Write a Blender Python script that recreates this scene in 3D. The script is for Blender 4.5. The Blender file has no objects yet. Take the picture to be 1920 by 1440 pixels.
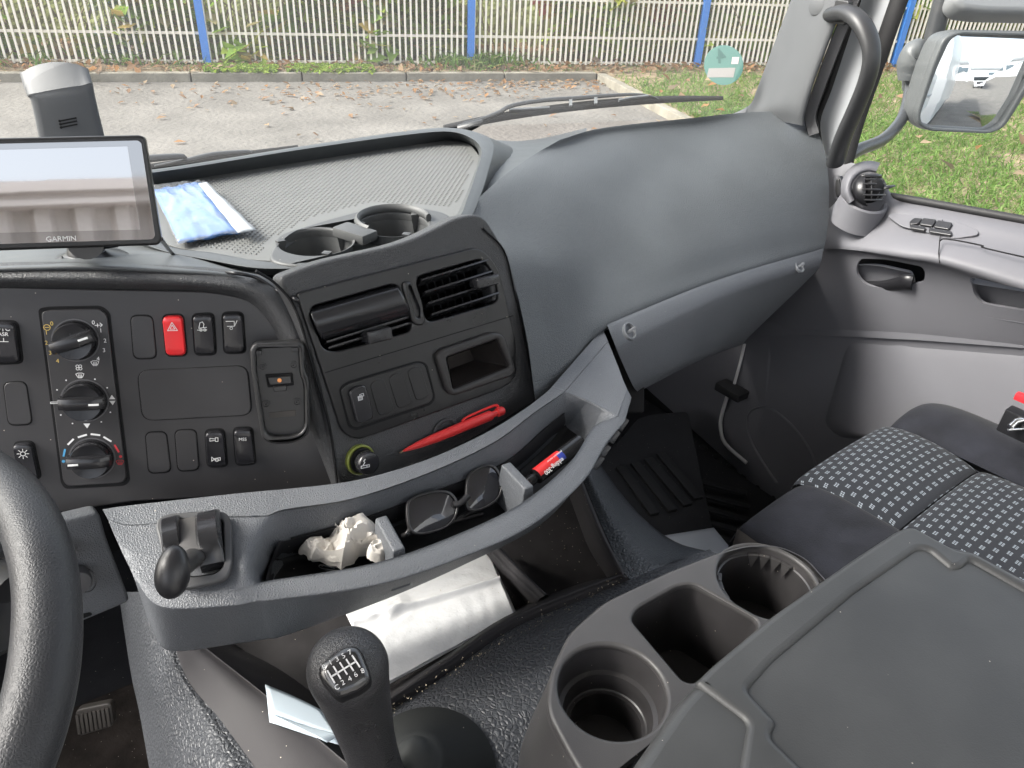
import bpy, bmesh, math, random
import numpy as np
from mathutils import Vector as V, Matrix, noise
random.seed(7); rng = np.random.default_rng(7)
SC = bpy.context.scene
COL = SC.collection
# ---------------------------------------------------------------- camera
FPX = 1400.0; PITCH = math.radians(32.4); YAW = math.radians(38.9); ROLL = math.radians(3.0)
FW = V((math.sin(YAW)*math.cos(PITCH), math.cos(YAW)*math.cos(PITCH), -math.sin(PITCH)))
RT0 = V((math.cos(YAW), -math.sin(YAW), 0)); UP0 = RT0.cross(FW)
cd = bpy.data.cameras.new('camera'); cam = bpy.data.objects.new('camera', cd); COL.objects.link(cam)
cd.sensor_width = 36; cd.lens = 36*FPX/1920; cd.clip_start = 0.02; cd.clip_end = 500
CRx = RT0*math.cos(ROLL) + UP0*math.sin(ROLL); CUx = -RT0*math.sin(ROLL) + UP0*math.cos(ROLL)
m = Matrix((CRx, CUx, -FW)).transposed().to_4x4(); cam.matrix_world = m
SC.camera = cam
SC.render.resolution_x = 1024; SC.render.resolution_y = 768
# ---------------------------------------------------------------- light
SUN_EL = math.radians(42); SUN_AZ = math.radians(-60)     # azimuth from +y towards +x: light from the front left
wd = bpy.data.worlds.new("World"); SC.world = wd; wd.use_nodes = True
nt = wd.node_tree; sky = nt.nodes.new('ShaderNodeTexSky'); sky.sky_type = 'NISHITA'; sky.sun_disc = False
sky.sun_elevation = SUN_EL; sky.sun_rotation = SUN_AZ; sky.air_density = 1.2; sky.dust_density = 5.0; sky.ozone_density = 1.0
hs = nt.nodes.new('ShaderNodeHueSaturation'); hs.inputs['Saturation'].default_value = 0.42
bg = nt.nodes['Background']; bg.inputs[1].default_value = 0.15
nt.links.new(sky.outputs[0], hs.inputs['Color']); nt.links.new(hs.outputs[0], bg.inputs[0])
sl = bpy.data.lights.new('sun', 'SUN'); sl.energy = 1.7; sl.angle = math.radians(24); sl.color = (1, .97, .92)
so = bpy.data.objects.new('sun', sl); COL.objects.link(so)
sd = V((math.sin(SUN_AZ)*math.cos(SUN_EL), math.cos(SUN_AZ)*math.cos(SUN_EL), math.sin(SUN_EL)))
so.rotation_euler = sd.to_track_quat('Z', 'Y').to_euler(); so.location = sd*20
SC.view_settings.view_transform = 'Standard'; SC.view_settings.look = 'None'; SC.view_settings.exposure = 1.85; SC.view_settings.gamma = 1
SC.cycles.max_bounces = 8; SC.cycles.transparent_max_bounces = 12
SC.cycles.caustics_reflective = False; SC.cycles.caustics_refractive = False
# ---------------------------------------------------------------- picture point -> place
def ray(x, y):
    a = (x-960)/FPX; b = (y-720)/FPX
    return FW + CRx*a - CUx*b
def W(x, y, d): return ray(x, y)*d
def Z(x, y, z): r = ray(x, y); return r*(z/r.z)
def X(x, y, v): r = ray(x, y); return r*(v/r.x)
def Y(x, y, v): r = ray(x, y); return r*(v/r.y)
class Pl:
    """a plane through three points; n faces the viewer"""
    def __init__(s, a, b, c):
        s.o = a; n = (b-a).cross(c-a).normalized()
        if n.dot(a) > 0: n = -n
        s.n = n; s.u = (b-a).normalized(); s.v = n.cross(s.u)
    def hit(s, x, y, h=0):
        r = ray(x, y); return r*((s.o+s.n*h).dot(s.n)/r.dot(s.n))
    def loc(s, p): q = p-s.o; return (q.dot(s.u), q.dot(s.v))
    def pt(s, a, b, h=0): return s.o+s.u*a+s.v*b+s.n*h
# ---------------------------------------------------------------- materials
MATS = {}
def mat(name, col, rough=.5, spec=.5, metal=0, bump=None, var=0, vscale=30, coat=0, sheen=0, trans=0, alpha=1, emis=None, specks=0, dust=0):
    if name in MATS: return MATS[name]
    m = bpy.data.materials.new(name); m.use_nodes = True; t = m.node_tree; N = t.nodes; L = t.links
    b = N['Principled BSDF']; c = tuple(col)+(1,)
    b.inputs['Base Color'].default_value = c; b.inputs['Roughness'].default_value = rough
    b.inputs['Specular IOR Level'].default_value = spec; b.inputs['Metallic'].default_value = metal
    b.inputs['Coat Weight'].default_value = coat; b.inputs['Coat Roughness'].default_value = .15
    b.inputs['Sheen Weight'].default_value = sheen; b.inputs['Alpha'].default_value = alpha
    b.inputs['Transmission Weight'].default_value = trans
    tc = N.new('ShaderNodeTexCoord')
    cur = None
    if var:
        no = N.new('ShaderNodeTexNoise'); no.inputs['Scale'].default_value = vscale; no.inputs['Detail'].default_value = 6
        L.new(tc.outputs['Object'], no.inputs['Vector'])
        mr = N.new('ShaderNodeMapRange'); mr.inputs[1].default_value = .3; mr.inputs[2].default_value = .7
        mr.inputs[3].default_value = 1-var; mr.inputs[4].default_value = 1+var
        L.new(no.outputs[0], mr.inputs[0])
        mx = N.new('ShaderNodeVectorMath'); mx.operation = 'SCALE'; mx.inputs[0].default_value = col
        L.new(mr.outputs[0], mx.inputs['Scale']); cur = mx.outputs[0]
        rr = N.new('ShaderNodeMapRange'); rr.inputs[3].default_value = max(0, rough-.08); rr.inputs[4].default_value = min(1, rough+.08)
        L.new(no.outputs[0], rr.inputs[0]); L.new(rr.outputs[0], b.inputs['Roughness'])
    if specks:
        vo = N.new('ShaderNodeTexVoronoi'); vo.inputs['Scale'].default_value = 260
        L.new(tc.outputs['Object'], vo.inputs['Vector'])
        lt = N.new('ShaderNodeMath'); lt.operation = 'LESS_THAN'; lt.inputs[1].default_value = .13
        L.new(vo.outputs['Distance'], lt.inputs[0])
        w2 = N.new('ShaderNodeSeparateColor'); L.new(vo.outputs['Color'], w2.inputs[0])
        g2 = N.new('ShaderNodeMath'); g2.operation = 'LESS_THAN'; g2.inputs[1].default_value = specks
        L.new(w2.outputs[0], g2.inputs[0])
        mu = N.new('ShaderNodeMath'); mu.operation = 'MULTIPLY'; L.new(lt.outputs[0], mu.inputs[0]); L.new(g2.outputs[0], mu.inputs[1])
        mi = N.new('ShaderNodeMix'); mi.data_type = 'RGBA'; L.new(mu.outputs[0], mi.inputs[0])
        if cur: L.new(cur, mi.inputs[6])
        else: mi.inputs[6].default_value = c
        mi.inputs[7].default_value = (.45, .40, .33, 1); cur = mi.outputs[2]
    if cur: L.new(cur, b.inputs['Base Color'])
    if bump:
        kind, sc, dist = bump[:3]
        if kind == 'leather':
            n2 = N.new('ShaderNodeTexVoronoi'); n2.feature = 'DISTANCE_TO_EDGE'; n2.inputs['Scale'].default_value = sc
            nn = N.new('ShaderNodeTexNoise'); nn.inputs['Scale'].default_value = sc*.6
            L.new(tc.outputs['Object'], nn.inputs['Vector'])
            ad = N.new('ShaderNodeMix'); ad.data_type = 'RGBA'; ad.blend_type = 'LINEAR_LIGHT'; ad.inputs[0].default_value = .6/sc
            L.new(tc.outputs['Object'], ad.inputs[6]); L.new(nn.outputs['Color'], ad.inputs[7]); L.new(ad.outputs[2], n2.inputs['Vector'])
            r2 = N.new('ShaderNodeMapRange'); r2.inputs[2].default_value = .35; L.new(n2.outputs[0], r2.inputs[0]); hgt = r2.outputs[0]
        else:
            n2 = N.new('ShaderNodeTexNoise'); n2.inputs['Scale'].default_value = sc; n2.inputs['Detail'].default_value = 3
            L.new(tc.outputs['Object'], n2.inputs['Vector']); hgt = n2.outputs[0]
        bp = N.new('ShaderNodeBump'); bp.inputs['Distance'].default_value = dist; bp.inputs['Strength'].default_value = 1
        L.new(hgt, bp.inputs['Height']); L.new(bp.outputs[0], b.inputs['Normal'])
    if emis:
        b.inputs['Emission Color'].default_value = tuple(emis[:3])+(1,); b.inputs['Emission Strength'].default_value = emis[3]
    MATS[name] = m; return m
DASH = mat('dash_grain', (.078, .085, .091), .50, .45, bump=('leather', 380, .0005), var=.13, vscale=7)
DASHL = mat('console_grey', (.098, .104, .114), .46, .5, bump=('leather', 480, .00030), var=.09, vscale=9, specks=.012)
GRAIN = mat('grained_surround', (.050, .051, .054), .42, .5, bump=('leather', 620, .00035), var=.06)
FACIA = mat('satin_dark_plastic', (.034, .033, .035), .36, .5, bump=('noise', 1800, .00006), var=.12, vscale=14, specks=.02)
GLOSSY = mat('semi_gloss_black', (.010, .010, .011), .30, .55, bump=('noise', 1500, .00003), var=.12, vscale=20, specks=.02)
BLACK = mat('black_plastic', (.014, .014, .016), .33, .5, var=.1)
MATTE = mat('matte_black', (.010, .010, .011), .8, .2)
BUTTON = mat('button_black', (.020, .020, .023), .22, .55, var=.1, vscale=60)
TRAYM = mat('tray_plastic', (.115, .118, .118), .5, .5, bump=('noise', 1600, .00008), var=.05)
CUPM = mat('cup_holder_plastic', (.050, .048, .048), .42, .5, bump=('noise', 1400, .00010), var=.12, vscale=16, specks=.05)
LIDM = mat('lid_plastic', (.046, .047, .047), .45, .5, bump=('noise', 900, .00010), var=.22, vscale=11, specks=.02)
DOORM = mat('door_trim', (.122, .122, .134), .55, .4, bump=('noise', 1100, .00010), var=.05, vscale=6)
RUBBER = mat('black_rubber', (.016, .016, .017), .6, .4, bump=('noise', 700, .0002))
WHITE = mat('white_print', (.75, .75, .75), .5)
YEL = mat('yellow_print', (.62, .45, .12), .5)
REDP = mat('red_print', (.6, .04, .05), .5)
BLUEP = mat('blue_print', (.08, .35, .62), .5)
PAPER = mat('white_paper', (.55, .58, .63), .7, .2, bump=('noise', 300, .0002))
TISSUE = mat('tissue_paper', (.56, .53, .49), .9, .1, bump=('noise', 500, .0004))
TOWEL = mat('kitchen_towel', (.62, .62, .62), 1.0, .0, bump=('noise', 200, .0006))
CARPET = mat('floor_rubber', (.020, .020, .022), .7, .3, bump=('noise', 300, .0006), var=.2, specks=.05)
SKIN_COVER = mat('tunnel_leather', (.046, .049, .055), .46, .45, bump=('leather', 200, .0010), var=.12, vscale=8)
# ---------------------------------------------------------------- object helpers
def link(name, me, m, parent, smooth=35, label=None):
    o = bpy.data.objects.new(name, me); COL.objects.link(o)
    if m is not None:
        ms = m if isinstance(m, (list, tuple)) else [m]
        for q in ms: me.materials.append(q)
    if smooth:
        me.polygons.foreach_set('use_smooth', [True]*len(me.polygons))
        if smooth < 180: me.set_sharp_from_angle(angle=math.radians(smooth))
    if parent is not None:
        o.parent = parent
        o.matrix_parent_inverse = PINV.get(parent.name, Matrix.Identity(4))
    if label: o['label'] = label
    return o
PINV = {}
def thing(name, label, cat, loc, group=None):
    o = bpy.data.objects.new(name, None); COL.objects.link(o); o.location = loc; o.empty_display_size = .02
    o['label'] = label; o['category'] = cat
    if group: o['group'] = group
    PINV[o.name] = Matrix.Translation(-V(loc)); return o
def tag(o, label=None, cat=None, group=None, kind=None):
    if label: o['label'] = label
    if cat: o['category'] = cat
    if group: o['group'] = group
    if kind: o['kind'] = kind
    return o
def mesh(name, vs, fs, m, parent=None, smooth=35):
    me = bpy.data.meshes.new(name); me.from_pydata([tuple(v) for v in vs], [], fs); me.update()
    return link(name, me, m, parent, smooth)
class MB:
    """collects pieces of one part"""
    def __init__(s): s.v = []; s.f = []
    def add(s, vs, fs):
        k = len(s.v); s.v += [tuple(v) for v in vs]; s.f += [tuple(i+k for i in f) for f in fs]; return s
    def build(s, name, m, parent=None, smooth=35, bevel=0, seg=2):
        me = bpy.data.meshes.new(name); me.from_pydata(s.v, [], s.f); me.update()
        if bevel:
            b = bmesh.new(); b.from_mesh(me); bmesh.ops.recalc_face_normals(b, faces=b.faces)
            bmesh.ops.bevel(b, geom=[e for e in b.edges if len(e.link_faces) == 2 and e.calc_face_angle() > .5], offset=bevel, segments=seg, affect='EDGES', profile=.6, clamp_overlap=True)
            b.to_mesh(me); b.free()
        return link(name, me, m, parent, smooth)
def cr(pts, n, closed=False):
    """catmull-rom through pts, n samples per span"""
    P = [V(p) for p in pts]; k = len(P); out = []
    for i in range(k if closed else k-1):
        if closed: a, b, c, d = P[(i-1) % k], P[i], P[(i+1) % k], P[(i+2) % k]
        else:
            b, c = P[i], P[i+1]; a = P[i-1] if i else b*2-c; d = P[i+2] if i+2 < k else c*2-b
        for j in range(n):
            t = j/n; out.append(.5*((2*b)+(c-a)*t+(2*a-5*b+4*c-d)*t*t+(3*b-a-3*c+d)*t**3))
    if not closed: out.append(P[-1])
    return out
def grid_mesh(rows, closed=False):
    nr, nc = len(rows), len(rows[0]); vs = [p for r in rows for p in r]; fs = []
    for i in range(nr-1):
        for j in range(nc if closed else nc-1):
            k = (j+1) % nc; fs.append((i*nc+j, i*nc+k, (i+1)*nc+k, (i+1)*nc+j))
    return vs, fs
def loft(name, rows, m, parent=None, nu=6, nv=6, lin_u=False, smooth=40, thick=0):
    """rows: list of rails (equal lengths). nu samples along a rail, nv between rails"""
    R = [cr(r, nu) for r in rows]
    if nv > 1 and len(R) > 1:
        cols = [cr([r[j] for r in R], nv) for j in range(len(R[0]))]
        R = [[c[i] for c in cols] for i in range(len(cols[0]))]
    vs, fs = grid_mesh(R)
    me = bpy.data.meshes.new(name); me.from_pydata([tuple(v) for v in vs], [], fs); me.update()
    if thick: solidify(me, thick)
    return link(name, me, m, parent, smooth)
def solidify(me, t):
    b = bmesh.new(); b.from_mesh(me)
    # face the viewer (origin) on the front side
    s = sum(f.normal.dot(f.calc_center_median()) for f in b.faces)
    if s > 0: bmesh.ops.reverse_faces(b, faces=b.faces)
    bmesh.ops.solidify(b, geom=b.faces[:], thickness=t)
    b.to_mesh(me); b.free()
def tube_geo(path, r, n=10, sq=1.0, cap=True, up=None):
    P = [V(p) for p in path]; k = len(P); rr = r if isinstance(r, (list, tuple)) else [r]*k
    if len(rr) != k: rr = [rr[min(len(rr)-1, int(i/(k-1)*(len(rr)-1)))]*(1-((i/(k-1)*(len(rr)-1)) % 1))+rr[min(len(rr)-1, int(i/(k-1)*(len(rr)-1))+1)]*((i/(k-1)*(len(rr)-1)) % 1) for i in range(k)]
    t0 = (P[1]-P[0]).normalized(); a = V(up) if up else (V((0, 0, 1)) if abs(t0.z) < .9 else V((1, 0, 0)))
    rows = []
    for i in range(k):
        t = (P[min(i+1, k-1)]-P[max(i-1, 0)]).normalized(); s = t.cross(a).normalized(); a = s.cross(t).normalized()
        rows.append([P[i]+s*math.cos(q*2*math.pi/n)*rr[i]+a*math.sin(q*2*math.pi/n)*rr[i]*sq for q in range(n)])
    vs, fs = grid_mesh(rows, True)
    if cap: fs.append(tuple(reversed(range(n)))); fs.append(tuple(range((k-1)*n, k*n)))
    return vs, fs
def tube(name, path, r, m, parent=None, n=10, sq=1.0, sm=0, up=None, smooth=50):
    if sm: path = cr(path, sm)
    vs, fs = tube_geo(path, r, n, sq, True, up); return mesh(name, vs, fs, m, parent, smooth)
def frame(n, u=None):
    n = V(n).normalized(); u = V(u) if u is not None else (V((1, 0, 0)) if abs(n.x) < .8 else V((0, 1, 0)))
    u = (u-n*u.dot(n)).normalized(); return u, n.cross(u), n
def lathe_geo(o, axis, prof, n=32, u=None, sx=1, sy=1, caps=True):
    """prof: (radius, height) along axis"""
    a, b, c = frame(axis, u); rows = []
    for r, h in prof: rows.append([o+a*math.cos(q*2*math.pi/n)*r*sx+b*math.sin(q*2*math.pi/n)*r*sy+c*h for q in range(n)])
    vs, fs = grid_mesh(rows, True)
    if caps and prof[0][0] > 1e-6: fs.append(tuple(range(n)))
    if caps and prof[-1][0] > 1e-6: fs.append(tuple(reversed(range((len(prof)-1)*n, len(prof)*n))))
    return vs, fs
def lathe(name, o, axis, prof, m, parent=None, n=32, u=None, smooth=35, sx=1, sy=1, caps=True):
    vs, fs = lathe_geo(o, axis, prof, n, u, sx, sy, caps); ob = mesh(name, vs, fs, m, parent, 0)
    b = bmesh.new(); b.from_mesh(ob.data); bmesh.ops.remove_doubles(b, verts=b.verts, dist=1e-7); bmesh.ops.recalc_face_normals(b, faces=b.faces); b.to_mesh(ob.data); b.free()
    ob.data.polygons.foreach_set('use_smooth', [True]*len(ob.data.polygons)); ob.data.set_sharp_from_angle(angle=math.radians(smooth)); return ob
def box_geo(c, ax, ay, az):
    vs = [c+ax*i+ay*j+az*k for i in (-1, 1) for j in (-1, 1) for k in (-1, 1)]
    return vs, [(0, 1, 3, 2), (4, 6, 7, 5), (0, 4, 5, 1), (2, 3, 7, 6), (0, 2, 6, 4), (1, 5, 7, 3)]
def rnd(poly, r, seg=5):
    """round the corners of a 2-D polygon; r is a number or one per corner"""
    n = len(poly); out = []
    for i, p in enumerate(poly):
        a, b, c = V(poly[i-1]), V(p), V(poly[(i+1) % n]); q = r[i] if isinstance(r, (list, tuple)) else r
        if q <= 0: out.append(b); continue
        d1, d2 = (a-b), (c-b); l = min(q, d1.length*.48, d2.length*.48); s, e = b+d1.normalized()*l, b+d2.normalized()*l
        for j in range(seg+1):
            t = j/seg; out.append(s*(1-t)**2+b*2*t*(1-t)+e*t*t)
    return out
def curve_plate(pl, loops, top, t, bev, res=2):
    """flat plate in plane pl: loops of local 2-D points (first outer, rest holes); top = height of its face"""
    cu = bpy.data.curves.new('tmp', 'CURVE'); cu.dimensions = '2D'; cu.fill_mode = 'BOTH'
    cu.extrude = max(t/2-bev, 1e-5); cu.bevel_depth = bev; cu.bevel_resolution = res; cu.offset = -bev
    for lp in loops:
        s = cu.splines.new('POLY'); s.points.add(len(lp)-1); s.use_cyclic_u = True
        for i, p in enumerate(lp): s.points[i].co = (p[0], p[1], 0, 1)
    ob = bpy.data.objects.new('tmp', cu); COL.objects.link(ob)
    dg = bpy.context.evaluated_depsgraph_get(); me = bpy.data.meshes.new_from_object(ob.evaluated_get(dg))
    bpy.data.objects.remove(ob); bpy.data.curves.remove(cu); me.materials.clear()
    M = Matrix((pl.u, pl.v, pl.n)).transposed().to_4x4(); M.translation = pl.o+pl.n*(top-t/2); me.transform(M)
    return me
def plate(name, pl, outer, m, parent=None, top=0, t=.003, bev=.0008, r=0, holes=(), px=True, smooth=35, res=2):
    """outer / holes: picture outlines (px) lying on pl at height top; r: corner radius in metres"""
    def cv(poly, rr): return rnd([pl.loc(pl.hit(x, y, top)) if px else (x, y) for x, y in poly], rr)
    hs = [cv(h[0], h[1]) for h in holes]
    me = curve_plate(pl, [cv(outer, r)]+hs, top, t, bev, res); me.name = name
    return link(name, me, m, parent, smooth)
def wall(name, pl, loop_px, m, parent=None, top=0, depth=.01, r=0, taper=1.0, floor=True, px=True, smooth=35):
    """a recess: walls from an outline down to depth, with a floor"""
    lp = rnd([pl.loc(pl.hit(x, y, top)) if px else (x, y) for x, y in loop_px], r); n = len(lp)
    c = V((sum(p[0] for p in lp)/n, sum(p[1] for p in lp)/n))
    a = [pl.pt(p[0], p[1], top) for p in lp]; q = [c+(V(p)-c)*taper for p in lp]; b = [pl.pt(p[0], p[1], top-depth) for p in q]
    fs = [(i, (i+1) % n, n+(i+1) % n, n+i) for i in range(n)]
    if floor: fs.append(tuple(range(n, 2*n)))
    return mesh(name, a+b, fs, m, parent, smooth)
def text(s, pl, x, y, dx, dy, size, m, name='lettering', parent=None, h=.0006, bold=0, up=None, align='CENTER'):
    """flat lettering on pl, centred at the picture point, reading along (dx,dy); size = cap height in metres"""
    cu = bpy.data.curves.new('tmp', 'FONT'); cu.body = s; cu.size = size/.70; cu.align_x = align; cu.align_y = 'CENTER'; cu.extrude = .00005; cu.offset = bold; cu.resolution_u = 3
    ob = bpy.data.objects.new('tmp', cu); COL.objects.link(ob); dg = bpy.context.evaluated_depsgraph_get()
    me = bpy.data.meshes.new_from_object(ob.evaluated_get(dg)); bpy.data.objects.remove(ob); bpy.data.curves.remove(cu); me.materials.clear()
    o = pl.hit(x, y, h); u = (pl.hit(x+dx, y+dy, h)-o).normalized(); v = pl.n.cross(u)
    if up is not None and v.dot(up) < 0: v = -v
    M = Matrix((u, v, pl.n)).transposed().to_4x4(); M.translation = o; me.transform(M); me.name = name
    return link(name, me, m, parent, 0)
def marks(pl, x, y, dx, dy, size, lines, m, name='symbol', parent=None, h=.0006, w=.0006):
    """thin printed strokes; lines: 2-D polylines in units of size, or ('fill', pts)"""
    o = pl.hit(x, y, h); u = (pl.hit(x+dx, y+dy, h)-o).normalized(); v = pl.n.cross(u); g = MB()
    for ln in lines:
        if ln[0] == 'fill':
            P = [o+u*a*size+v*b*size for a, b in ln[1]]; Q = [p+pl.n*.0001 for p in P]; n = len(P)
            g.add(P+Q, [tuple(range(n)), tuple(range(n, 2*n))]+[(i, (i+1) % n, n+(i+1) % n, n+i) for i in range(n)]); continue
        for (a, b), (c, d) in zip(ln[:-1], ln[1:]):
            p, q = o+u*a*size+v*b*size, o+u*c*size+v*d*size
            if (q-p).length < 1e-7: continue
            t = (q-p).normalized(); s = pl.n.cross(t)*w/2; e = t*w*.35
            g.add(*box_geo((p+q)/2, (q-p)/2+e, s, pl.n*.0001))
    return g.build(name, m, parent, 0)
def inset(poly, d):
    n = len(poly); A = sum(poly[i-1][0]*poly[i][1]-poly[i][0]*poly[i-1][1] for i in range(n)); sg = 1 if A > 0 else -1; out = []
    for i in range(n):
        a, b, c = V(poly[i-1]), V(poly[i]), V(poly[(i+1) % n]); t1, t2 = (b-a).normalized(), (c-b).normalized()
        n1, n2 = V((-t1.y, t1.x))*sg, V((-t2.y, t2.x))*sg; m = (n1+n2); m = m/max(m.length_squared/2, .4) if m.length > 1e-6 else n1
        out.append(b+m*d)
    return out
def circ(cx, cy, r, a0=0, a1=360, n=12): return [(cx+r*math.cos(math.radians(a0+(a1-a0)*i/n)), cy+r*math.sin(math.radians(a0+(a1-a0)*i/n))) for i in range(n+1)]
# ================================================================ OUTSIDE
GZ = -2.30
def onG(x, y, h=0): return Z(x, y, GZ+h)
asph = mat('asphalt', (.130, .122, .110), .85, .3, bump=('noise', 14, .02), var=.22, vscale=1.3)
soil = mat('leafy_soil', (.20, .155, .10), .95, .2, bump=('noise', 9, .05), var=.5, vscale=5)
def quadgrid(name, x0, x1, y0, y1, z, n, m, amp=0):
    vs = []; fs = []
    for i in range(n+1):
        for j in range(n+1):
            x = x0+(x1-x0)*i/n; y = y0+(y1-y0)*j/n
            vs.append((x, y, z+(noise.noise(V((x*.7, y*.7, 3)))*amp if amp else 0)))
    for i in range(n):
        for j in range(n): k = i*(n+1)+j; fs.append((k, k+n+1, k+n+2, k+1))
    return mesh(name, vs, fs, m, None, 180)
tag(quadgrid('ground', -150, 190, -150, 190, GZ-.02, 4, soil), kind='structure')
# kerb line (top front edge) in the picture: straight, then turning towards the truck
K0, K1, K2 = onG(-900, 137, .12), onG(1120, 137, .12), onG(1490, 330, .12)
dk = (K1-K0).normalized(); dk2 = (K2-K1).normalized(); nk = V((dk.y, -dk.x, 0))   # nk towards the truck
if nk.dot(K0) > 0: nk = -nk
far = -nk
# parking area: everything on the truck's side of the kerb, left of the second kerb
KL = K0-dk*40
K2e = K1+dk2*16
pk = [KL, K1, K2e, K2e+V((60, -10, 0)), V((80, -90, 0)), V((-60, -90, 0)), KL+nk*60]
me = mesh('parking_area', [(p.x, p.y, GZ) for p in pk], [tuple(range(len(pk)))], asph, None, 0); tag(me, kind='structure')
# kerb stones
kerbm = mat('kerb_concrete', (.205, .19, .155), .9, .2, bump=('noise', 30, .008), var=.25, vscale=4)
kt = thing('kerb', 'weathered grey concrete kerb running in front of the white fence', 'kerb', (K1.x, K1.y, GZ))
def kerb_run(a, d, L, side, n0=0):
    n = int(L/1.55)
    for i in range(n):
        p = a+d*(1.55*i+.012); q = a+d*(1.55*(i+1)-.012); w = side*.14
        g = MB(); g.add([V((p.x, p.y, GZ-.05)), V((q.x, q.y, GZ-.05)), V((q.x, q.y, 0))+V((0, 0, GZ+.12)), V((p.x, p.y, GZ+.12)),
               V((p.x, p.y, GZ-.05))+w, V((q.x, q.y, GZ-.05))+w, V((q.x, q.y, GZ+.12))+w, V((p.x, p.y, GZ+.12))+w],
              [(0, 1, 2, 3), (4, 7, 6, 5), (3, 2, 6, 7), (0, 3, 7, 4), (1, 5, 6, 2)])
        g.build('kerb_stone', kerbm, kt, 0, bevel=.012)
kerb_run(K1, -dk, 34, far)
s2 = V((dk2.y, -dk2.x, 0)); s2 = s2 if s2.dot(dk) > 0 else -s2
kerb_run(K1, dk2, 10, s2)
# verge: raised leafy strip behind the kerb and grass on the right
FB0, FB1 = onG(0, 112, .16), onG(1300, 118, .16)
df = (FB1-FB0).normalized(); df.z = 0
nf = V((df.y, -df.x, 0)); nf = nf if nf.dot(FB0) < 0 else -nf      # towards the truck
vs = []; g = MB()
a = KL+far*.13; b = K1+far*.13; c = K1+dk2*16+s2*.13
big = [a, b+s2*.0, c, c+V((60, -10, 0)), V((110, 60, 0)), V((40, 110, 0)), a+far*40]
o = mesh('verge', [(p.x, p.y, GZ+.105) for p in big], [tuple(range(len(big)))], soil, None, 0); tag(o, kind='structure')
# ---- leaves & grass -------------------------------------------------
def leafcol(name, cols, rough=.7):
    m = bpy.data.materials.new(name); m.use_nodes = True; t = m.node_tree; b = t.nodes['Principled BSDF']; b.inputs['Roughness'].default_value = rough
    gi = t.nodes.new('ShaderNodeNewGeometry'); rp = t.nodes.new('ShaderNodeValToRGB'); rp.color_ramp.interpolation = 'CONSTANT'
    e = rp.color_ramp.elements
    while len(e) < len(cols): e.new(1)
    for i, c in enumerate(cols): e[i].position = i/len(cols); e[i].color = tuple(c)+(1,)
    t.links.new(gi.outputs['Random Per Island'], rp.inputs[0]); t.links.new(rp.outputs[0], b.inputs['Base Color'])
    tl = t.nodes.new('ShaderNodeBsdfTranslucent'); t.links.new(rp.outputs[0], tl.inputs[0]); mx = t.nodes.new('ShaderNodeMixShader'); mx.inputs[0].default_value = .5
    t.links.new(b.outputs[0], mx.inputs[1]); t.links.new(tl.outputs[0], mx.inputs[2]); t.links.new(mx.outputs[0], t.nodes['Material Output'].inputs['Surface']); return m
def scatter(name, P, size, m, kind='leaf', up=.5, label=None):
    """many small leaf or blade faces, one object"""
    n = len(P); P = np.asarray(P, dtype=np.float64); sz = size*(.6+.8*rng.random(n))[:, None]
    if kind == 'blade':
        d = rng.normal(size=(n, 3)); d[:, 2] = np.abs(d[:, 2])*.4+1.0; d /= np.linalg.norm(d, axis=1)[:, None]
        s = np.cross(d, rng.normal(size=(n, 3))); s /= np.linalg.norm(s, axis=1)[:, None]
        bend = rng.normal(size=(n, 3))*.35; bend[:, 2] = -.15
        v = np.stack([P-s*sz*.05, P+s*sz*.05, P+d*sz*.6+s*sz*.035, P+d*sz*.6-s*sz*.035, P+(d+bend)*sz], axis=1).reshape(-1, 3); k = 5
        faces = [(0, 1, 2, 3), (3, 2, 4)]
        lt = np.tile([4, 3], n); lv = (np.arange(n)[:, None]*5+np.array([0, 1, 2, 3, 3, 2, 4])[None]).ravel()
    else:
        nrm = rng.normal(size=(n, 3)); nrm[:, 2] = np.abs(nrm[:, 2])+up*3; nrm /= np.linalg.norm(nrm, axis=1)[:, None]
        a = np.cross(nrm, rng.normal(size=(n, 3))); a /= np.linalg.norm(a, axis=1)[:, None]; b = np.cross(nrm, a)
        cv = nrm*sz*(.1+.3*rng.random((n, 1)))
        v = np.stack([P-a*sz, P-a*sz*.2+b*sz*.55+cv, P+a*sz*1.0+cv*.3, P-a*sz*.1-b*sz*.5+cv*.9], axis=1).reshape(-1, 3)
        lt = np.tile([3, 3], n); lv = (np.arange(n)[:, None]*4+np.array([0, 1, 2, 0, 2, 3])[None]).ravel()
    me = bpy.data.meshes.new(name); me.vertices.add(len(v)); me.vertices.foreach_set('co', v.ravel())
    me.loops.add(len(lv)); me.loops.foreach_set('vertex_index', lv.astype(np.int32))
    me.polygons.add(len(lt)); st = np.concatenate([[0], np.cumsum(lt)[:-1]]); me.polygons.foreach_set('loop_start', st.astype(np.int32))
    me.update(calc_edges=True); me.validate()
    o = link(name, me, m, None, 0); tag(o, label, None, None, 'stuff'); return o
dead = leafcol('dead_leaves', [(.26, .15, .075), (.32, .21, .12), (.22, .13, .07), (.38, .28, .18), (.28, .17, .10), (.36, .19, .08), (.20, .15, .10)])
greens = leafcol('grass_green', [(.11, .21, .035), (.14, .25, .045), (.09, .17, .03), (.18, .26, .065), (.12, .21, .04), (.22, .22, .10)])
mossm = leafcol('moss_green', [(.20, .30, .03), (.25, .34, .04), (.15, .24, .03)])
bushm = leafcol('bush_green', [(.26, .42, .06), (.36, .54, .08), (.48, .60, .09), (.20, .32, .05), (.52, .55, .10), (.55, .40, .12), (.22, .32, .07), (.46, .40, .20)])
redm = leafcol('bush_red', [(.52, .13, .11), (.58, .28, .11), (.66, .52, .12), (.55, .36, .10)])
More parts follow.
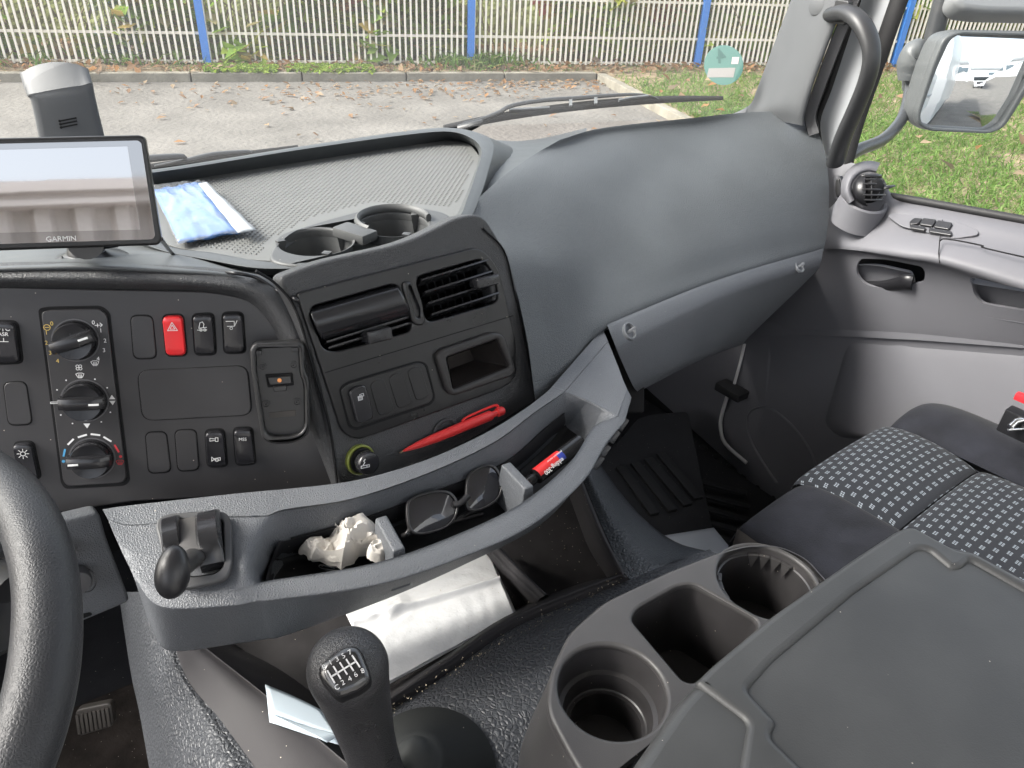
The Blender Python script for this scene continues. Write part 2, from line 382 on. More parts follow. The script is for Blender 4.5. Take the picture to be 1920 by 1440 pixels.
# leaves on the asphalt, denser towards the kerb
pts = []
for i in range(420):
    t = rng.random()*24-20; dist = abs(rng.exponential(1.4))+.02
    if dist > 6: continue
    p = K1+dk*t+nk*dist
    q = p-K1
    if q.dot(s2) > -.05-0*dist and q.dot(dk) > -.1: continue
    # stay left of the second kerb
    if (p-K1).cross(dk2).z*(V((K0.x-K1.x, K0.y-K1.y, 0)).cross(dk2).z) < 0: continue
    pts.append((p.x, p.y, GZ+.02))
for cx, cy, rr, nn in ((860, 170, 1.0, 60), (960, 155, .8, 40), (1080, 160, 1.0, 130), (1120, 150, .5, 50), (460, 175, 1.2, 30), (640, 180, 1.5, 60), (700, 185, 1., 30)):
    c = onG(cx, cy)
    for i in range(nn):
        p = c+dk*rng.normal()*rr+nk*rng.normal()*rr*.35
        if (p-K1).dot(nk) > .02 and (p-K1).cross(dk2).z*(V((K0.x-K1.x, K0.y-K1.y, 0)).cross(dk2).z) > 0: pts.append((p.x, p.y, GZ+.02))
scatter('fallen_leaves', pts, .048, dead, up=.8, label='brown autumn leaves lying on the grey parking area')
# leaves on the verge strip and in the grass
pts = []
for i in range(9000):
    t = rng.random()*36-22; dd = rng.random()*3.2-.1
    p = K1+dk*t+far*(.15+dd); pts.append((p.x, p.y, GZ+.13+.04*rng.random()))
scatter('leaf_litter', pts, .065, dead, up=.4, label='brown leaf litter along the foot of the white fence')
# grass area: right of the second kerb
pts = []; pl2 = []; 
Pn = []
while len(pts) < 150000:
    x = 3+rng.random()*22; y = -6+rng.random()*22; p = V((x, y, 0)); q = p-K1
    if q.dot(far) > -.15 and rng.random() > .35: continue
    if q.dot(far) > 1.9: continue
    if (V((q.x, q.y, 0))).dot(s2) < .16 and q.dot(far) < .15: continue
    if (p.length > 12 and rng.random() < .5): continue
    if noise.noise(V((x*.8, y*.8, 0))) < -.25 and rng.random() < .7: continue
    pts.append((x, y, GZ+.10))
scatter('grass', pts, .115, greens, 'blade', label='short green grass on the verge beside the truck')
pts = []
for i in range(1700):
    x = 3+rng.random()*22; y = -6+rng.random()*22; q = V((x, y, 0))-K1
    if q.dot(s2) < .2 or q.dot(far) > 1.9: continue
    if rng.random() > .25+.9*math.exp(-max(0, -q.dot(far))*.6): continue
    pts.append((x, y, GZ+.17+.05*rng.random()))
scatter('leaves_in_grass', pts, .085, dead, up=.5, label='scattered brown leaves lying in the green grass')
pts = []
for (x0, x1) in ((385, 520), (540, 700)):
    a, b = onG(x0, 127, .14), onG(x1, 128, .14)
    for i in range(3600):
        p = a.lerp(b, rng.random())+far*rng.normal()*.10; pts.append((p.x, p.y, GZ+.12+.04*rng.random()))
scatter('moss', pts, .045, mossm, up=.3, label='bright green moss strip on top of the kerb')
pts = []
for cx, cy, nn in ((905, 118, 500), (820, 112, 120), (240, 115, 90), (850, 122, 100), (40, 118, 60)):
    c = onG(cx, cy, .14)
    for i in range(nn): p = c+dk*rng.normal()*.35+far*rng.normal()*.2; pts.append((p.x, p.y, GZ+.12))
scatter('grass_tufts', pts, .25, greens, 'blade', label='longer grass tufts growing at the foot of the fence')
# ---- fence ----------------------------------------------------------
fwhite = mat('fence_white', (.82, .76, .66), .55, .4, var=.05); fblue = mat('fence_blue', (.05, .20, .58), .45, .5, var=.08)
ft = thing('fence', 'white double bar steel fence with blue posts beyond the kerb', 'fence', (FB0.x, FB0.y, GZ))
def fpt(x, h): # point on the fence line under picture x
    r = ray(x, 110); n = far.copy(); nn = V((df.y, -df.x, 0)); t = FB0.dot(nn)/r.dot(nn); p = r*t; return V((p.x, p.y, GZ+.12+h))
P1, P2, P3 = fpt(388, 0), fpt(893, 0), fpt(1308, 0)
sp = ((P3-P1).length)/2; print('post spacing', sp, 'fence', FB0, df)
H = 2.6; up = V((0, 0, 1))
nfz = V((df.y, -df.x, 0))
barg = None; raisl = [.03, .42, .98, 1.54, 2.10]
NB = 44
bw = .0145
me_bar = None
def boxmesh(name, ax, ay, az, m):
    vs, fs = box_geo(V((0, 0, 0)), ax, ay, az); me = bpy.data.meshes.new(name); me.from_pydata([tuple(v) for v in vs], [], fs); me.materials.append(m); return me
barme = boxmesh('bar', df*bw, nfz*.014, up*(H/2), fwhite)
postme = boxmesh('post', df*.055, nfz*.045, up*(H/2+.1), fblue)
railme = boxmesh('rail', df*(sp/2-.02), nfz*.016, up*.018, fwhite)
def inst(name, me, loc, parent):
    o = bpy.data.objects.new(name, me); COL.objects.link(o); o.location = loc; o.parent = parent; o.matrix_parent_inverse = PINV.get(parent.name, Matrix.Identity(4)); return o
nb_vis = 0
for i in range(-3, 8):
    c0 = P1+df*sp*i
    inst('post', postme, c0+up*(H/2), ft)
    mid = c0+df*sp/2
    for h in raisl: inst('rail', railme, mid+up*h-nfz*.03, ft)
    for k in range(NB):
        p = c0+df*(sp*(k+.6)/NB)+up*(H/2)
        x, y, d = (lambda q: (0, 0, q.dot(FW)))(p)
        if i <= 3 and i >= -1: inst('bar', barme, p, ft)
g = MB()
for i in list(range(-3, -1))+list(range(4, 8)):
    for k in range(NB):
        p = P1+df*(sp*(i+(k+.6)/NB))+up*(H/2); g.add(*box_geo(p, df*bw, nfz*.014, up*(H/2)))
o = g.build('bar', fwhite, ft, 0); o['kind'] = 'stuff'
# ---- hedge beyond the fence ------------------------------------------
pts = []; pr_ = []
for i in range(60000):
    t = rng.random()*60-26; dd = .16+abs(rng.normal())*.5; h = rng.random()**1.0*1.9
    den = noise.noise(V((t*.45, h*.9, 1.3)))+.35*noise.noise(V((t*1.7, h*2.2, 5)))
    if den < -.26-.12*h/3: continue
    p = P1+df*t-nfz*0+far*(dd+.5*noise.noise(V((t, h, 9)))); P_ = (p.x, p.y, GZ+.15+h)
    (pr_ if noise.noise(V((t*.6, h*.8, 12))) > .32 else pts).append(P_)
scatter('hedge', pts, .16, bushm, up=.35, label='dense green shrubs and brambles growing behind the white fence')
scatter('autumn_foliage', pr_, .14, redm, up=.35, label='red and yellow autumn foliage among the shrubs behind the fence')
g = MB()
for i in range(900):
    t = rng.random()*50-22; p = P1+df*t+far*(.4+rng.random()*1.3); p.z = GZ+.1; h = .8+rng.random()*1.3
    q = p+up*h+df*rng.normal()*.7+far*rng.normal()*.3
    g.add(*tube_geo([p, (p+q)/2+df*rng.normal()*.2, q], [.012, .009, .004], 4))
o = g.build('hedge_stems', mat('twig_brown', (.22, .17, .11), .9), None, 180); tag(o, 'thin bare brown stems standing among the shrubs', kind='stuff')
bank = mat('dark_undergrowth', (.24, .26, .11), .95, .1, bump=('noise', 8, .1), var=.6, vscale=2.5)
rows = []
for hh, dd in ((0, 1.9), (.8, 2.1), (1.5, 2.5), (2.0, 3.2), (2.3, 5.5)):
    rows.append([P1+df*(t)+far*(dd+.5*noise.noise(V((t*.4, hh, 0))))+up*(hh+.6*noise.noise(V((t*.3, hh, 4))) if hh else -.2) for t in np.linspace(-45, 60, 60)])
o = loft('thicket', rows, bank, None, 1, 2, smooth=180); tag(o, 'dense dark undergrowth rising behind the shrubs', kind='stuff')
# ================================================================ DASHBOARD
FP = Pl(W(90, 560, .655), W(470, 560, .70), W(110, 910, .69))
SP = Pl(W(600, 560, .70), W(930, 465, .83), W(650, 850, .745))
dash = thing('dashboard', 'dark grey truck dashboard with switch panel, air vents and padded passenger side', 'dashboard', tuple(W(700, 700, .9)))
# --- facia with the switches
def fpx(x, y, h=0): return FP.hit(x, y, h)
plate('instrument_panel', FP, [(-60, 538), (400, 547), (470, 562), (505, 600), (545, 640), (632, 918), (250, 940), (-60, 985)], FACIA, dash, 0, .012, .0012, [0, .04, .03, .02, .02, .004, 0, 0])
# grained surround over and right of the facia
top = [(-80, 516), (100, 513), (300, 518), (420, 528), (500, 548), (548, 600), (580, 680), (612, 790), (648, 900), (656, 925)]
inn = [(-80, 540), (100, 541), (300, 544), (400, 549), (462, 566), (506, 612), (540, 690), (578, 800), (618, 905), (624, 928)]
bk = [(-80, 496), (100, 492), (300, 498), (430, 507), (520, 530), (568, 585), (596, 670), (628, 780), (662, 890), (668, 915)]
rt = [FP.hit(x, y, .010) for x, y in top]; ri = [FP.hit(x, y, -.002) for x, y in inn]; rm = [FP.hit((a[0]*.45+b[0]*.55), (a[1]*.45+b[1]*.55), .010) for a, b in zip(top, inn)]
rb = [FP.hit(x, y, -.006) for x, y in bk]; rb2 = [FP.hit(x, y, -.03) for x, y in bk]
loft('panel_surround', [rb2, rb, rt, rm, ri], GRAIN, dash, 6, 5, smooth=180)
# hump over the instrument panel behind the surround
a = [Z(-80, 480, -.335), Z(60, 470, -.335), Z(180, 470, -.335), Z(320, 470, -.335), Z(420, 500, -.335), Z(500, 520, -.337)]
b = [FP.hit(x, y, -.005) for x, y in ((-80, 500), (60, 495), (180, 493), (320, 500), (440, 512), (530, 540))]
c = [FP.hit(x, y, -.002) for x, y in ((-80, 520), (60, 516), (180, 515), (320, 520), (440, 532), (545, 566))]
bb = [Z(-120, 360, -.345), Z(40, 360, -.345), Z(160, 380, -.345), Z(290, 400, -.345), Z(330, 470, -.34), Z(480, 508, -.34)]
loft('upper_cover', [bb, a, b, c], mat('cover_grain', (.090, .096, .100), .48, .5, bump=('noise', 1300, .0001), var=.05), dash, 6, 6, smooth=180)
# --- centre stack
stk = plate('centre_stack', SP, [(520, 520), (600, 490), (760, 455), (860, 405), (905, 400), (955, 480), (985, 600), (1005, 752), (860, 838), (640, 925), (596, 700), (560, 590)], GRAIN, dash, 0, .02, .003, [.01, .02, .03, .03, .03, .05, .03, .006, 0, .01, .05, .03],
      holes=[([(572, 566), (905, 478), (960, 700), (668, 812), (618, 700)], .008)])
pan_out = [(556, 550), (900, 462), (935, 500), (968, 640), (970, 708), (940, 730), (672, 826), (642, 812), (606, 700)]
vL = [(577, 577), (745, 530), (775, 600), (770, 622), (630, 660), (606, 655)]
vR = [(778, 520), (905, 484), (930, 520), (936, 560), (925, 570), (800, 606)]
pocket = [(822, 662), (930, 626), (948, 640), (962, 690), (845, 738), (830, 700)]
panel = plate('stack_panel', SP, pan_out, GLOSSY, dash, .004, .010, .0015, [.006, .014, .04, .03, .012, .02, .012, .012, .04],
      holes=[(vL, .010), (vR, .010), (pocket, .008)])
# console seam under the stack
# --- lower console with the long open bin
def S(x, y, h=0): return SP.hit(x, y, h)
# rails across the section (back to front); stations run left to right
st = [
 # R0 back            R1 back edge      R2 seam            R3 floor back      R4 floor front      R5 inner edge       R6 lip outer       R7 face bottom    R8 under
 [(192, 955, -.455), (203, 975, -.457), (212, 998, -.460), (222, 1020, -.463), (232, 1042, -.467), (244, 1066, -.470), (252, 1086, -.474), (288, 1190, -.575), (330, 1195, -.60)],
 [(240, 948, -.456), (252, 985, -.460), (262, 1012, -.463), (272, 1040, -.466), (284, 1072, -.470), (296, 1108, -.474), (303, 1138, -.480), (322, 1221, -.575), (380, 1190, -.60)],
 [(400, 930, -.457), (405, 970, -.461), (408, 1005, -.464), (412, 1035, -.467), (418, 1070, -.470), (424, 1108, -.474), (430, 1136, -.480), (442, 1207, -.573), (470, 1180, -.60)],
 [(500, 920, -.458), (492, 968, -.462), (484, 1000, -.466), (478, 1030, -.469), (472, 1060, -.471), (470, 1098, -.474), (480, 1128, -.480), (500, 1198, -.571), (520, 1170, -.60)],
 [(545, 916, -.459), (535, 955, -.463), (545, 1010, -.495), (535, 1050, -.530), (520, 1105, -.530), (510, 1088, -.475), (522, 1124, -.480), (540, 1190, -.570), (560, 1160, -.60)],
 [(670, 900, -.461), (660, 935, -.465), (672, 975, -.495), (690, 1010, -.532), (700, 1085, -.532), (695, 1058, -.475), (704, 1098, -.481), (720, 1125, -.566), (740, 1100, -.60)],
 [(800, 862, -.463), (800, 888, -.467), (815, 922, -.497), (830, 955, -.532), (845, 1030, -.532), (838, 1010, -.476), (850, 1052, -.482), (868, 1060, -.560), (890, 1040, -.60)],
 [(910, 812, -.465), (925, 830, -.468), (945, 868, -.498), (960, 895, -.532), (985, 955, -.532), (975, 945, -.477), (990, 990, -.484), (1012, 985, -.555), (1030, 965, -.60)],
 [(985, 766, -.467), (1000, 775, -.470), (1020, 805, -.498), (1035, 830, -.530), (1075, 880, -.530), (1068, 868, -.479), (1092, 905, -.486), (1092, 900, -.545), (1080, 890, -.60)],
 [(1025, 735, -.468), (1048, 742, -.470), (1058, 775, -.495), (1062, 800, -.525), (1100, 830, -.525), (1112, 802, -.480), (1135, 835, -.486), (1128, 850, -.535), (1110, 850, -.60)],
 [(1035, 725, -.468), (1060, 733, -.470), (1078, 741, -.474), (1102, 752, -.477), (1130, 766, -.480), (1158, 780, -.482), (1172, 790, -.487), (1150, 810, -.53), (1130, 820, -.60)],
 [(1130, 616, -.470), (1140, 640, -.471), (1150, 665, -.473), (1160, 690, -.475), (1168, 712, -.477), (1176, 730, -.480), (1184, 745, -.485), (1180, 760, -.53), (1160, 780, -.60)],
]
def mixst(a, b, t): return [tuple(p*(1-t)+q*t for p, q in zip(u, v)) for u, v in zip(a, b)]
s9, s10, s11 = st[9], st[10], st[11]
st = st[:10]+[mixst(s9, s10, .80), s10, mixst(s10, s11, .12), s11]
R = [[Z(*st[j][i]) for j in range(len(st))] for i in range(9)]
# crisp edges: repeat a rail close by
def between(a, b, t): return [p.lerp(q, t) for p, q in zip(a, b)]
R2_ = [R[0], between(R[0], R[1], .93), between(R[1], R[2], .07), R[2], between(R[2], R[3], .9), between(R[3], R[4], .08), between(R[3], R[4], .92), between(R[4], R[5], .08), between(R[4], R[5], .94), between(R[5], R[6], .10), between(R[5], R[6], .88), between(R[6], R[7], .10), between(R[6], R[7], .92), between(R[7], R[8], .15), R[8]]
lc = loft('lower_console', R2_, DASHL, dash, 6, 3, smooth=180)
# --- top tray
TF = -.335
trayf = mat('dimpled_mat', (.135, .138, .135), .55, .4, bump=('noise', 1000, .0001), var=.04)
def Zp(z): a = Z(500, 400, z); return Pl(a, a+V((.1, 0, 0)), a+V((0, .1, 0)))
T0 = Zp(TF)
CT = Zp(-.322)
cupc = [(CT.hit(592, 452), .0400), (CT.hit(738, 419), .0405)]
def cloop(pl, c, r, n=56): q = pl.loc(c); return [(q[0]+r*math.cos(i*2*math.pi/n), q[1]+r*math.sin(i*2*math.pi/n)) for i in range(n)]
tm_ = [T0.loc(T0.hit(*q)) for q in [(250, 420), (292, 345), (830, 262), (880, 268), (905, 300), (870, 390), (840, 425), (640, 486), (500, 492), (320, 462)]]
tmm = curve_plate(T0, [rnd(tm_, [0, 0, .03, .03, .03, .06, .04, .05, .05, .02])]+[cloop(T0, c, r*1.02) for c, r in cupc], 0, .004, .0003); tmm.name = 'tray_mat'; link('tray_mat', tmm, trayf, dash)
0 and plate('tray_mat', T0, [(250, 420), (292, 345), (830, 262), (880, 268), (905, 300), (870, 390), (840, 425), (640, 486), (500, 492), (320, 462)], trayf, dash, 0, .004, .0003, [0, 0, .03, .03, .03, .06, .04, .05, .05, .02])
# dimples: raised little pyramids on the mat, one part
g = MB(); A = T0.hit(300, 340); 
inpoly = [T0.loc(T0.hit(*q)) for q in [(300, 350), (828, 272), (872, 276), (888, 300), (862, 375), (840, 388), (700, 378), (590, 405), (510, 445), (480, 480), (330, 455)]]
def inside(p, poly):
    c = False; n = len(poly)
    for i in range(n):
        (x1, y1), (x2, y2) = poly[i], poly[i-1]
        if (y1 > p[1]) != (y2 > p[1]) and p[0] < (x2-x1)*(p[1]-y1)/(y2-y1)+x1: c = not c
    return c
xs = [p[0] for p in inpoly]; ys = [p[1] for p in inpoly]; s = .0062; ang = math.radians(45); i0 = 0
cxm, cym = sum(xs)/len(xs), sum(ys)/len(ys)
for i in range(-90, 90):
    for j in range(-90, 90):
        a = cxm+(i*math.cos(ang)-j*math.sin(ang))*s; b = cym+(i*math.sin(ang)+j*math.cos(ang))*s
        if a < min(xs) or a > max(xs) or b < min(ys) or b > max(ys) or not inside((a, b), inpoly): continue
        c = T0.pt(a, b, .0); r = .0021
        g.add([c+T0.u*r, c+T0.v*r, c-T0.u*r, c-T0.v*r, c+T0.u*r*.45+T0.n*.0012, c+T0.v*r*.45+T0.n*.0012, c-T0.u*r*.45+T0.n*.0012, c-T0.v*r*.45+T0.n*.0012],
              [(0, 1, 5, 4), (1, 2, 6, 5), (2, 3, 7, 6), (3, 0, 4, 7), (4, 5, 6, 7)])
o = g.build('mat_dimples', trayf, dash, 0); o['kind'] = 'stuff'
# cup holders moulded into the tray
ch = [CT.loc(CT.hit(*q)) for q in [(500, 488), (512, 462), (545, 432), (610, 412), (680, 393), (735, 386), (800, 390), (842, 400), (850, 422), (790, 450), (650, 490), (560, 500)]]
TC = mat('tray_cup_plastic', (.070, .072, .073), .5, .5, bump=('noise', 1400, .0001), var=.06, specks=.02)
me = curve_plate(CT, [rnd(ch, .02)]+[cloop(CT, c, r) for c, r in cupc], 0, .012, .003, 3); me.name = 'cup_holder_plate'; link('cup_holder_plate', me, TC, dash)
for c, r in cupc:
    cp_ = lathe('tray_cup', c, V((0, 0, 1)), [(r+.0005, -.002), (r*.985, -.035), (r*.97, -.036), (0, -.036)], TC, dash, 56, caps=False)
    for a in (20, 150, 262):
        a = math.radians(a); d_ = V((math.cos(a), math.sin(a), 0)); s2_ = V((-d_.y, d_.x, 0)); q_ = c+d_*r
        mesh('cup_tab', [q_+s2_*.006+V((0, 0, .002)), q_-s2_*.006+V((0, 0, .002)), q_-d_*.008+V((0, 0, .001)), q_-d_*.002-V((0, 0, .030)), q_+d_*.004+V((0, 0, .001))], [(0, 4, 1, 2), (0, 2, 3), (1, 3, 2), (0, 3, 4), (1, 4, 3)], TC, cp_, 0)
md_ = (cupc[0][0]+cupc[1][0])/2+V((-.004, -.006, .001))
g = MB(); g.add(*box_geo(md_, V((.012, .004, 0)), V((-.008, .022, 0)), V((0, 0, .006)))); g.build('cup_bridge', TC, dash, bevel=.003)
# raised back edge behind the right cup
wpts = [cupc[1][0]+V((math.cos(a), math.sin(a), 0))*.0425+V((0, 0, .004)) for a in [math.radians(x) for x in range(-20, 201, 10)]]
tube('cup_collar', wpts, .0035, TC, dash, 8, 1.6)
# rim round the tray: cross sections [inner foot, inner top, outer top, outer foot]
rim = [
 ((60, 380, TF), (60, 352, -.312), (60, 348, -.312), (60, 348, -.36)),
 # inner foot (z=TF)   inner top           outer top            outer foot
 ((200, 350, TF), (200, 322, -.312), (200, 318, -.312), (200, 318, -.36)),
 ((292, 346, TF), (292, 323, -.312), (292, 317, -.312), (292, 317, -.36)),
 ((560, 304, TF), (560, 281, -.312), (560, 275, -.312), (560, 275, -.36)),
 ((760, 274, TF), (760, 253, -.312), (760, 246, -.312), (760, 246, -.36)),
 ((845, 263, TF), (845, 247, -.312), (850, 240, -.312), (850, 240, -.36)),
 ((885, 272, TF), (888, 262, -.312), (905, 252, -.312), (925, 262, -.35)),
 ((898, 292, TF), (903, 285, -.312), (925, 272, -.315), (975, 290, -.35)),
 ((885, 335, TF), (892, 325, -.312), (915, 322, -.316), (930, 345, -.35)),
 ((866, 382, TF), (876, 372, -.312), (898, 375, -.317), (890, 400, -.35)),
 ((842, 420, TF), (855, 412, -.314), (868, 425, -.318), (868, 432, -.345)),
 ((760, 452, TF), (775, 448, -.317), (785, 458, -.320), (785, 470, -.345)),
 ((650, 485, TF), (655, 482, -.320), (660, 494, -.322), (660, 510, -.345)),
 ((560, 495, TF), (560, 493, -.323), (560, 503, -.325), (560, 518, -.345)),
 ((480, 488, TF), (478, 488, -.325), (476, 502, -.327), (476, 512, -.345)),
 ((400, 474, TF), (396, 475, -.328), (390, 487, -.329), (388, 495, -.345)),
 ((320, 462, TF), (312, 462, -.330), (305, 470, -.330), (300, 478, -.345)),
 ((250, 425, TF), (240, 430, -.330), (230, 440, -.330), (225, 450, -.345)),
]
R = [[Z(*r[k]) for r in rim] for k in range(4)]
RIM = mat('rim_plastic', (.060, .065, .068), .45, .5, bump=('noise', 1500, .00008), var=.05)
loft('tray_rim', [R[0], between(R[0], R[1], .9), between(R[1], R[2], .12), between(R[1], R[2], .88), between(R[2], R[3], .12), R[3]], RIM, dash, 5, 4, smooth=180)
# --- passenger side top
pd = [
 [(1050, 262, 1.21), (1130, 240, 1.285), (1290, 222, 1.36), (1400, 211, 1.43), (1490, 209, 1.455)],
 [(992, 296, 1.145), (1110, 264, 1.26), (1260, 248, 1.34), (1395, 232, 1.41), (1515, 226, 1.44)],
 [(918, 352, 1.00), (1050, 340, 1.11), (1215, 320, 1.24), (1380, 290, 1.33), (1540, 262, 1.41)],
 [(878, 410, .915), (1000, 420, 1.0), (1170, 410, 1.13), (1365, 370, 1.25), (1553, 330, 1.38)],
 [(948, 490, .865), (1040, 500, .96), (1150, 500, 1.06), (1355, 445, 1.20), (1554, 400, 1.365)],
 [(985, 620, .86), (1050, 600, .94), (1140, 560, 1.02), (1350, 495, 1.18), (1550, 440, 1.355)],
 [(1004, 752, .872), (1070, 680, .93), (1140, 610, 1.0), (1350, 524, 1.17), (1545, 466, 1.35)],
 [(1010, 765, .90), (1080, 690, .96), (1142, 616, 1.03), (1350, 530, 1.20), (1545, 471, 1.38)],
]
loft('passenger_dash', [[W(*q) for q in r] for r in pd], DASH, dash, 7, 5, smooth=180)
# windscreen side shelf left of the passenger pad
loft('defrost_shelf', [[Z(300, 322, -.345), Z(560, 282, -.35), Z(850, 246, -.35), Z(925, 262, -.35), Z(1000, 262, -.35), Z(1100, 240, -.36)],
                       [W(870, 440, .93), W(880, 430, .95), W(900, 415, .96), W(925, 370, 1.0), W(985, 310, 1.13), W(1100, 275, 1.27)]], RIM, dash, 6, 1, smooth=180)
# lower trim under the passenger pad
lt = [
 [(1138, 608, 1.0), (1350, 523, 1.17), (1545, 465, 1.35)],
 [(1141, 616, .995), (1350, 530, 1.165), (1543, 470, 1.345)],
 [(1152, 644, .99), (1352, 552, 1.16), (1538, 495, 1.34)],
 [(1158, 662, 1.0), (1352, 570, 1.17), (1525, 515, 1.36)],
 [(1186, 722, 1.06), (1330, 655, 1.24), (1402, 632, 1.50)],
 [(1190, 735, 1.12), (1335, 668, 1.30), (1402, 640, 1.56)],
]
lt = [
 [(1138, 608, 1.0), (1350, 523, 1.17), (1545, 465, 1.35)],
 [(1141, 616, .995), (1350, 530, 1.165), (1543, 470, 1.345)],
 [(1152, 644, .99), (1352, 552, 1.16), (1538, 495, 1.34)],
 [(1160, 664, 1.0), (1350, 572, 1.17), (1520, 520, 1.38)],
 [(1186, 722, 1.06), (1310, 665, 1.22), (1402, 634, 1.46)],
 [(1196, 735, 1.14), (1315, 675, 1.30), (1402, 642, 1.56)],
]
loft('glovebox_trim', [[W(*q) for q in r] for r in lt], DASHL, dash, 8, 3, smooth=60)
# ================================================================ DOOR
DX = 1.35
door = thing('passenger_door', 'grey plastic trimmed passenger door with armrest, pocket and window', 'door', (DX, .6, -1.1))
dr = [
 [(1545, 296, 1.37), (1600, 306, 1.37), (1652, 330, 1.37), (1680, 372, 1.37), (1760, 390, 1.37), (2000, 432, 1.37)],
 [(1545, 330, 1.345), (1600, 350, 1.345), (1655, 388, 1.345), (1690, 396, 1.345), (1780, 411, 1.345), (2000, 452, 1.345)],
 [(1545, 390, 1.33), (1600, 410, 1.33), (1650, 420, 1.325), (1700, 425, 1.325), (1790, 436, 1.325), (2000, 480, 1.325)],
 [(1545, 440, 1.31), (1590, 448, 1.30), (1640, 455, 1.29), (1700, 462, 1.28), (1780, 474, 1.28), (2000, 536, 1.28)],
 [(1545, 466, 1.305), (1590, 468, 1.29), (1640, 474, 1.28), (1700, 484, 1.27), (1780, 498, 1.27), (2000, 568, 1.27)],
 [(1535, 480, 1.32), (1585, 483, 1.31), (1635, 492, 1.30), (1700, 503, 1.30), (1780, 522, 1.30), (2000, 592, 1.30)],
 [(1425, 625, 1.35), (1500, 622, 1.34), (1590, 624, 1.34), (1660, 628, 1.335), (1750, 634, 1.335), (2000, 658, 1.335)],
 [(1425, 635, 1.35), (1500, 632, 1.345), (1590, 634, 1.345), (1660, 638, 1.34), (1750, 644, 1.34), (2000, 668, 1.34)],
 [(1400, 720, 1.35), (1480, 715, 1.35), (1580, 718, 1.35), (1660, 720, 1.35), (1750, 725, 1.35), (2000, 740, 1.35)],
 [(1352, 790, 1.35), (1440, 850, 1.35), (1560, 850, 1.35), (1660, 850, 1.35), (1750, 850, 1.35), (2000, 850, 1.35)],
 [(1365, 850, 1.36), (1450, 1000, 1.36), (1560, 1000, 1.36), (1660, 1000, 1.36), (1750, 1000, 1.36), (2000, 1000, 1.36)],
]
loft('door_panel', [[X(*q) for q in r] for r in dr], DOORM, door, 6, 4, smooth=180)
# ================================================================ FLOOR, TUNNEL
FZ = -1.15
o = mesh('cab_floor', [(-.9, -.6, FZ), (1.5, -.6, FZ), (1.5, 1.6, FZ), (-.9, 1.6, FZ)], [(0, 1, 2, 3)], CARPET, None, 0); tag(o, kind='structure')

for a, b, c in (((714, 968), (748, 1030), -.476), ((948, 868), (992, 914), -.478)):
    p, q = Z(*a, c), Z(*b, c); t = (q-p); n_ = V((0, 0, 1)).cross(t.normalized())
    g = MB(); g.add([p+n_*.0055, p-n_*.0055, q-n_*.0055, q+n_*.0055, p+n_*.010-V((0, 0, .05))-t*.1, p-n_*.009-V((0, 0, .05))-t*.1, q-n_*.009-V((0, 0, .05)), q+n_*.010-V((0, 0, .05))], [(0, 1, 2, 3), (0, 4, 5, 1), (1, 5, 6, 2), (2, 6, 7, 3), (3, 7, 4, 0), (4, 7, 6, 5)])
    g.build('bin_divider', DASHL, dash, bevel=.0022, seg=3)
# rubber insert lining the bin
ins = [[Z(st[j][k][0], st[j][k][1], st[j][k][2]+.0015)  for j in range(4, 10)] for k in (2, 3, 4)]
pre = [Z(524, 1012, -.482), Z(508, 1052, -.505), Z(498, 1088, -.490)]
for i_ in range(3): ins[i_] = [pre[i_]]+ins[i_]
loft('bin_liner', [between(ins[0], ins[1], .05), between(ins[0], ins[1], .5), ins[1], between(ins[1], ins[2], .5), ins[2]], mat('liner_black', (.022, .022, .024), .6, .3, var=.15, specks=.05), dash, 6, 3, smooth=180)
tube('liner_edge', cr([Z(st[j][2][0], st[j][2][1], st[j][2][2]+.001) for j in range(4, 10)], 6), .0009, MATTE, dash, 6)

for x, y, d in ((1166, 795, .905), (1150, 818, .89), (1132, 845, .875), (1120, 866, .865)):
    c = W(x, y, d); a_ = (CRx*.55+CUx*.83).normalized(); b_ = a_.cross(FW).normalized()
    g = MB(); g.add(*box_geo(c, a_*.0085, b_*.0045, FW*.006)); g.build('clip', BLACK, dash, bevel=.0015)

# ================================================================ CONTROLS ON THE FACIA
LEFT = (100, -1)
def rocker(out, red=False, h=.0065, name='switch', label=None):
    m = mat('hazard_red', (.78, .03, .035), .28, .5, coat=.3) if red else BUTTON
    cx = sum(p[0] for p in out)/4; cy = sum(p[1] for p in out)/4
    big = [(cx+(x-cx)*1.12, cy+(y-cy)*1.07) for x, y in out]
    bz = plate('switch_surround', FP, big, MATTE, dash, .0009, .0018, .0004, .006)
    s = plate(name, FP, out, m, dash, .0005, .003, .0005, .0055)
    # crowned key: outline rising to a slightly dished face
    lp = rnd([FP.loc(FP.hit(x, y, .001)) for x, y in out], .0052, 4); n = len(lp); c = V((sum(p[0] for p in lp)/n, sum(p[1] for p in lp)/n))
    vdir = V((FP.loc(FP.hit(cx, cy-30, 0)))) - V(FP.loc(FP.hit(cx, cy, 0))); vdir = V((vdir[0], vdir[1])).normalized()
    rows = []
    for k, hh in ((1, .000), (.985, .0035), (.95, .0052), (.88, .0060), (.6, .0058), (.3, .0056)):
        ring = []
        for p in lp:
            q = c+(V(p)-c)*k; t = (q-c).dot(vdir)/.026; ring.append(FP.pt(q[0], q[1], hh*(h/.006)+(.0018*t*abs(t)*2 if hh > .003 else 0)))
        rows.append(ring)
    vs, fs = grid_mesh(rows, True); fs.append(tuple(range(5*n, 6*n)))
    bpy.data.objects.remove(s)
    return mesh(name, vs, fs, m, dash, 40)
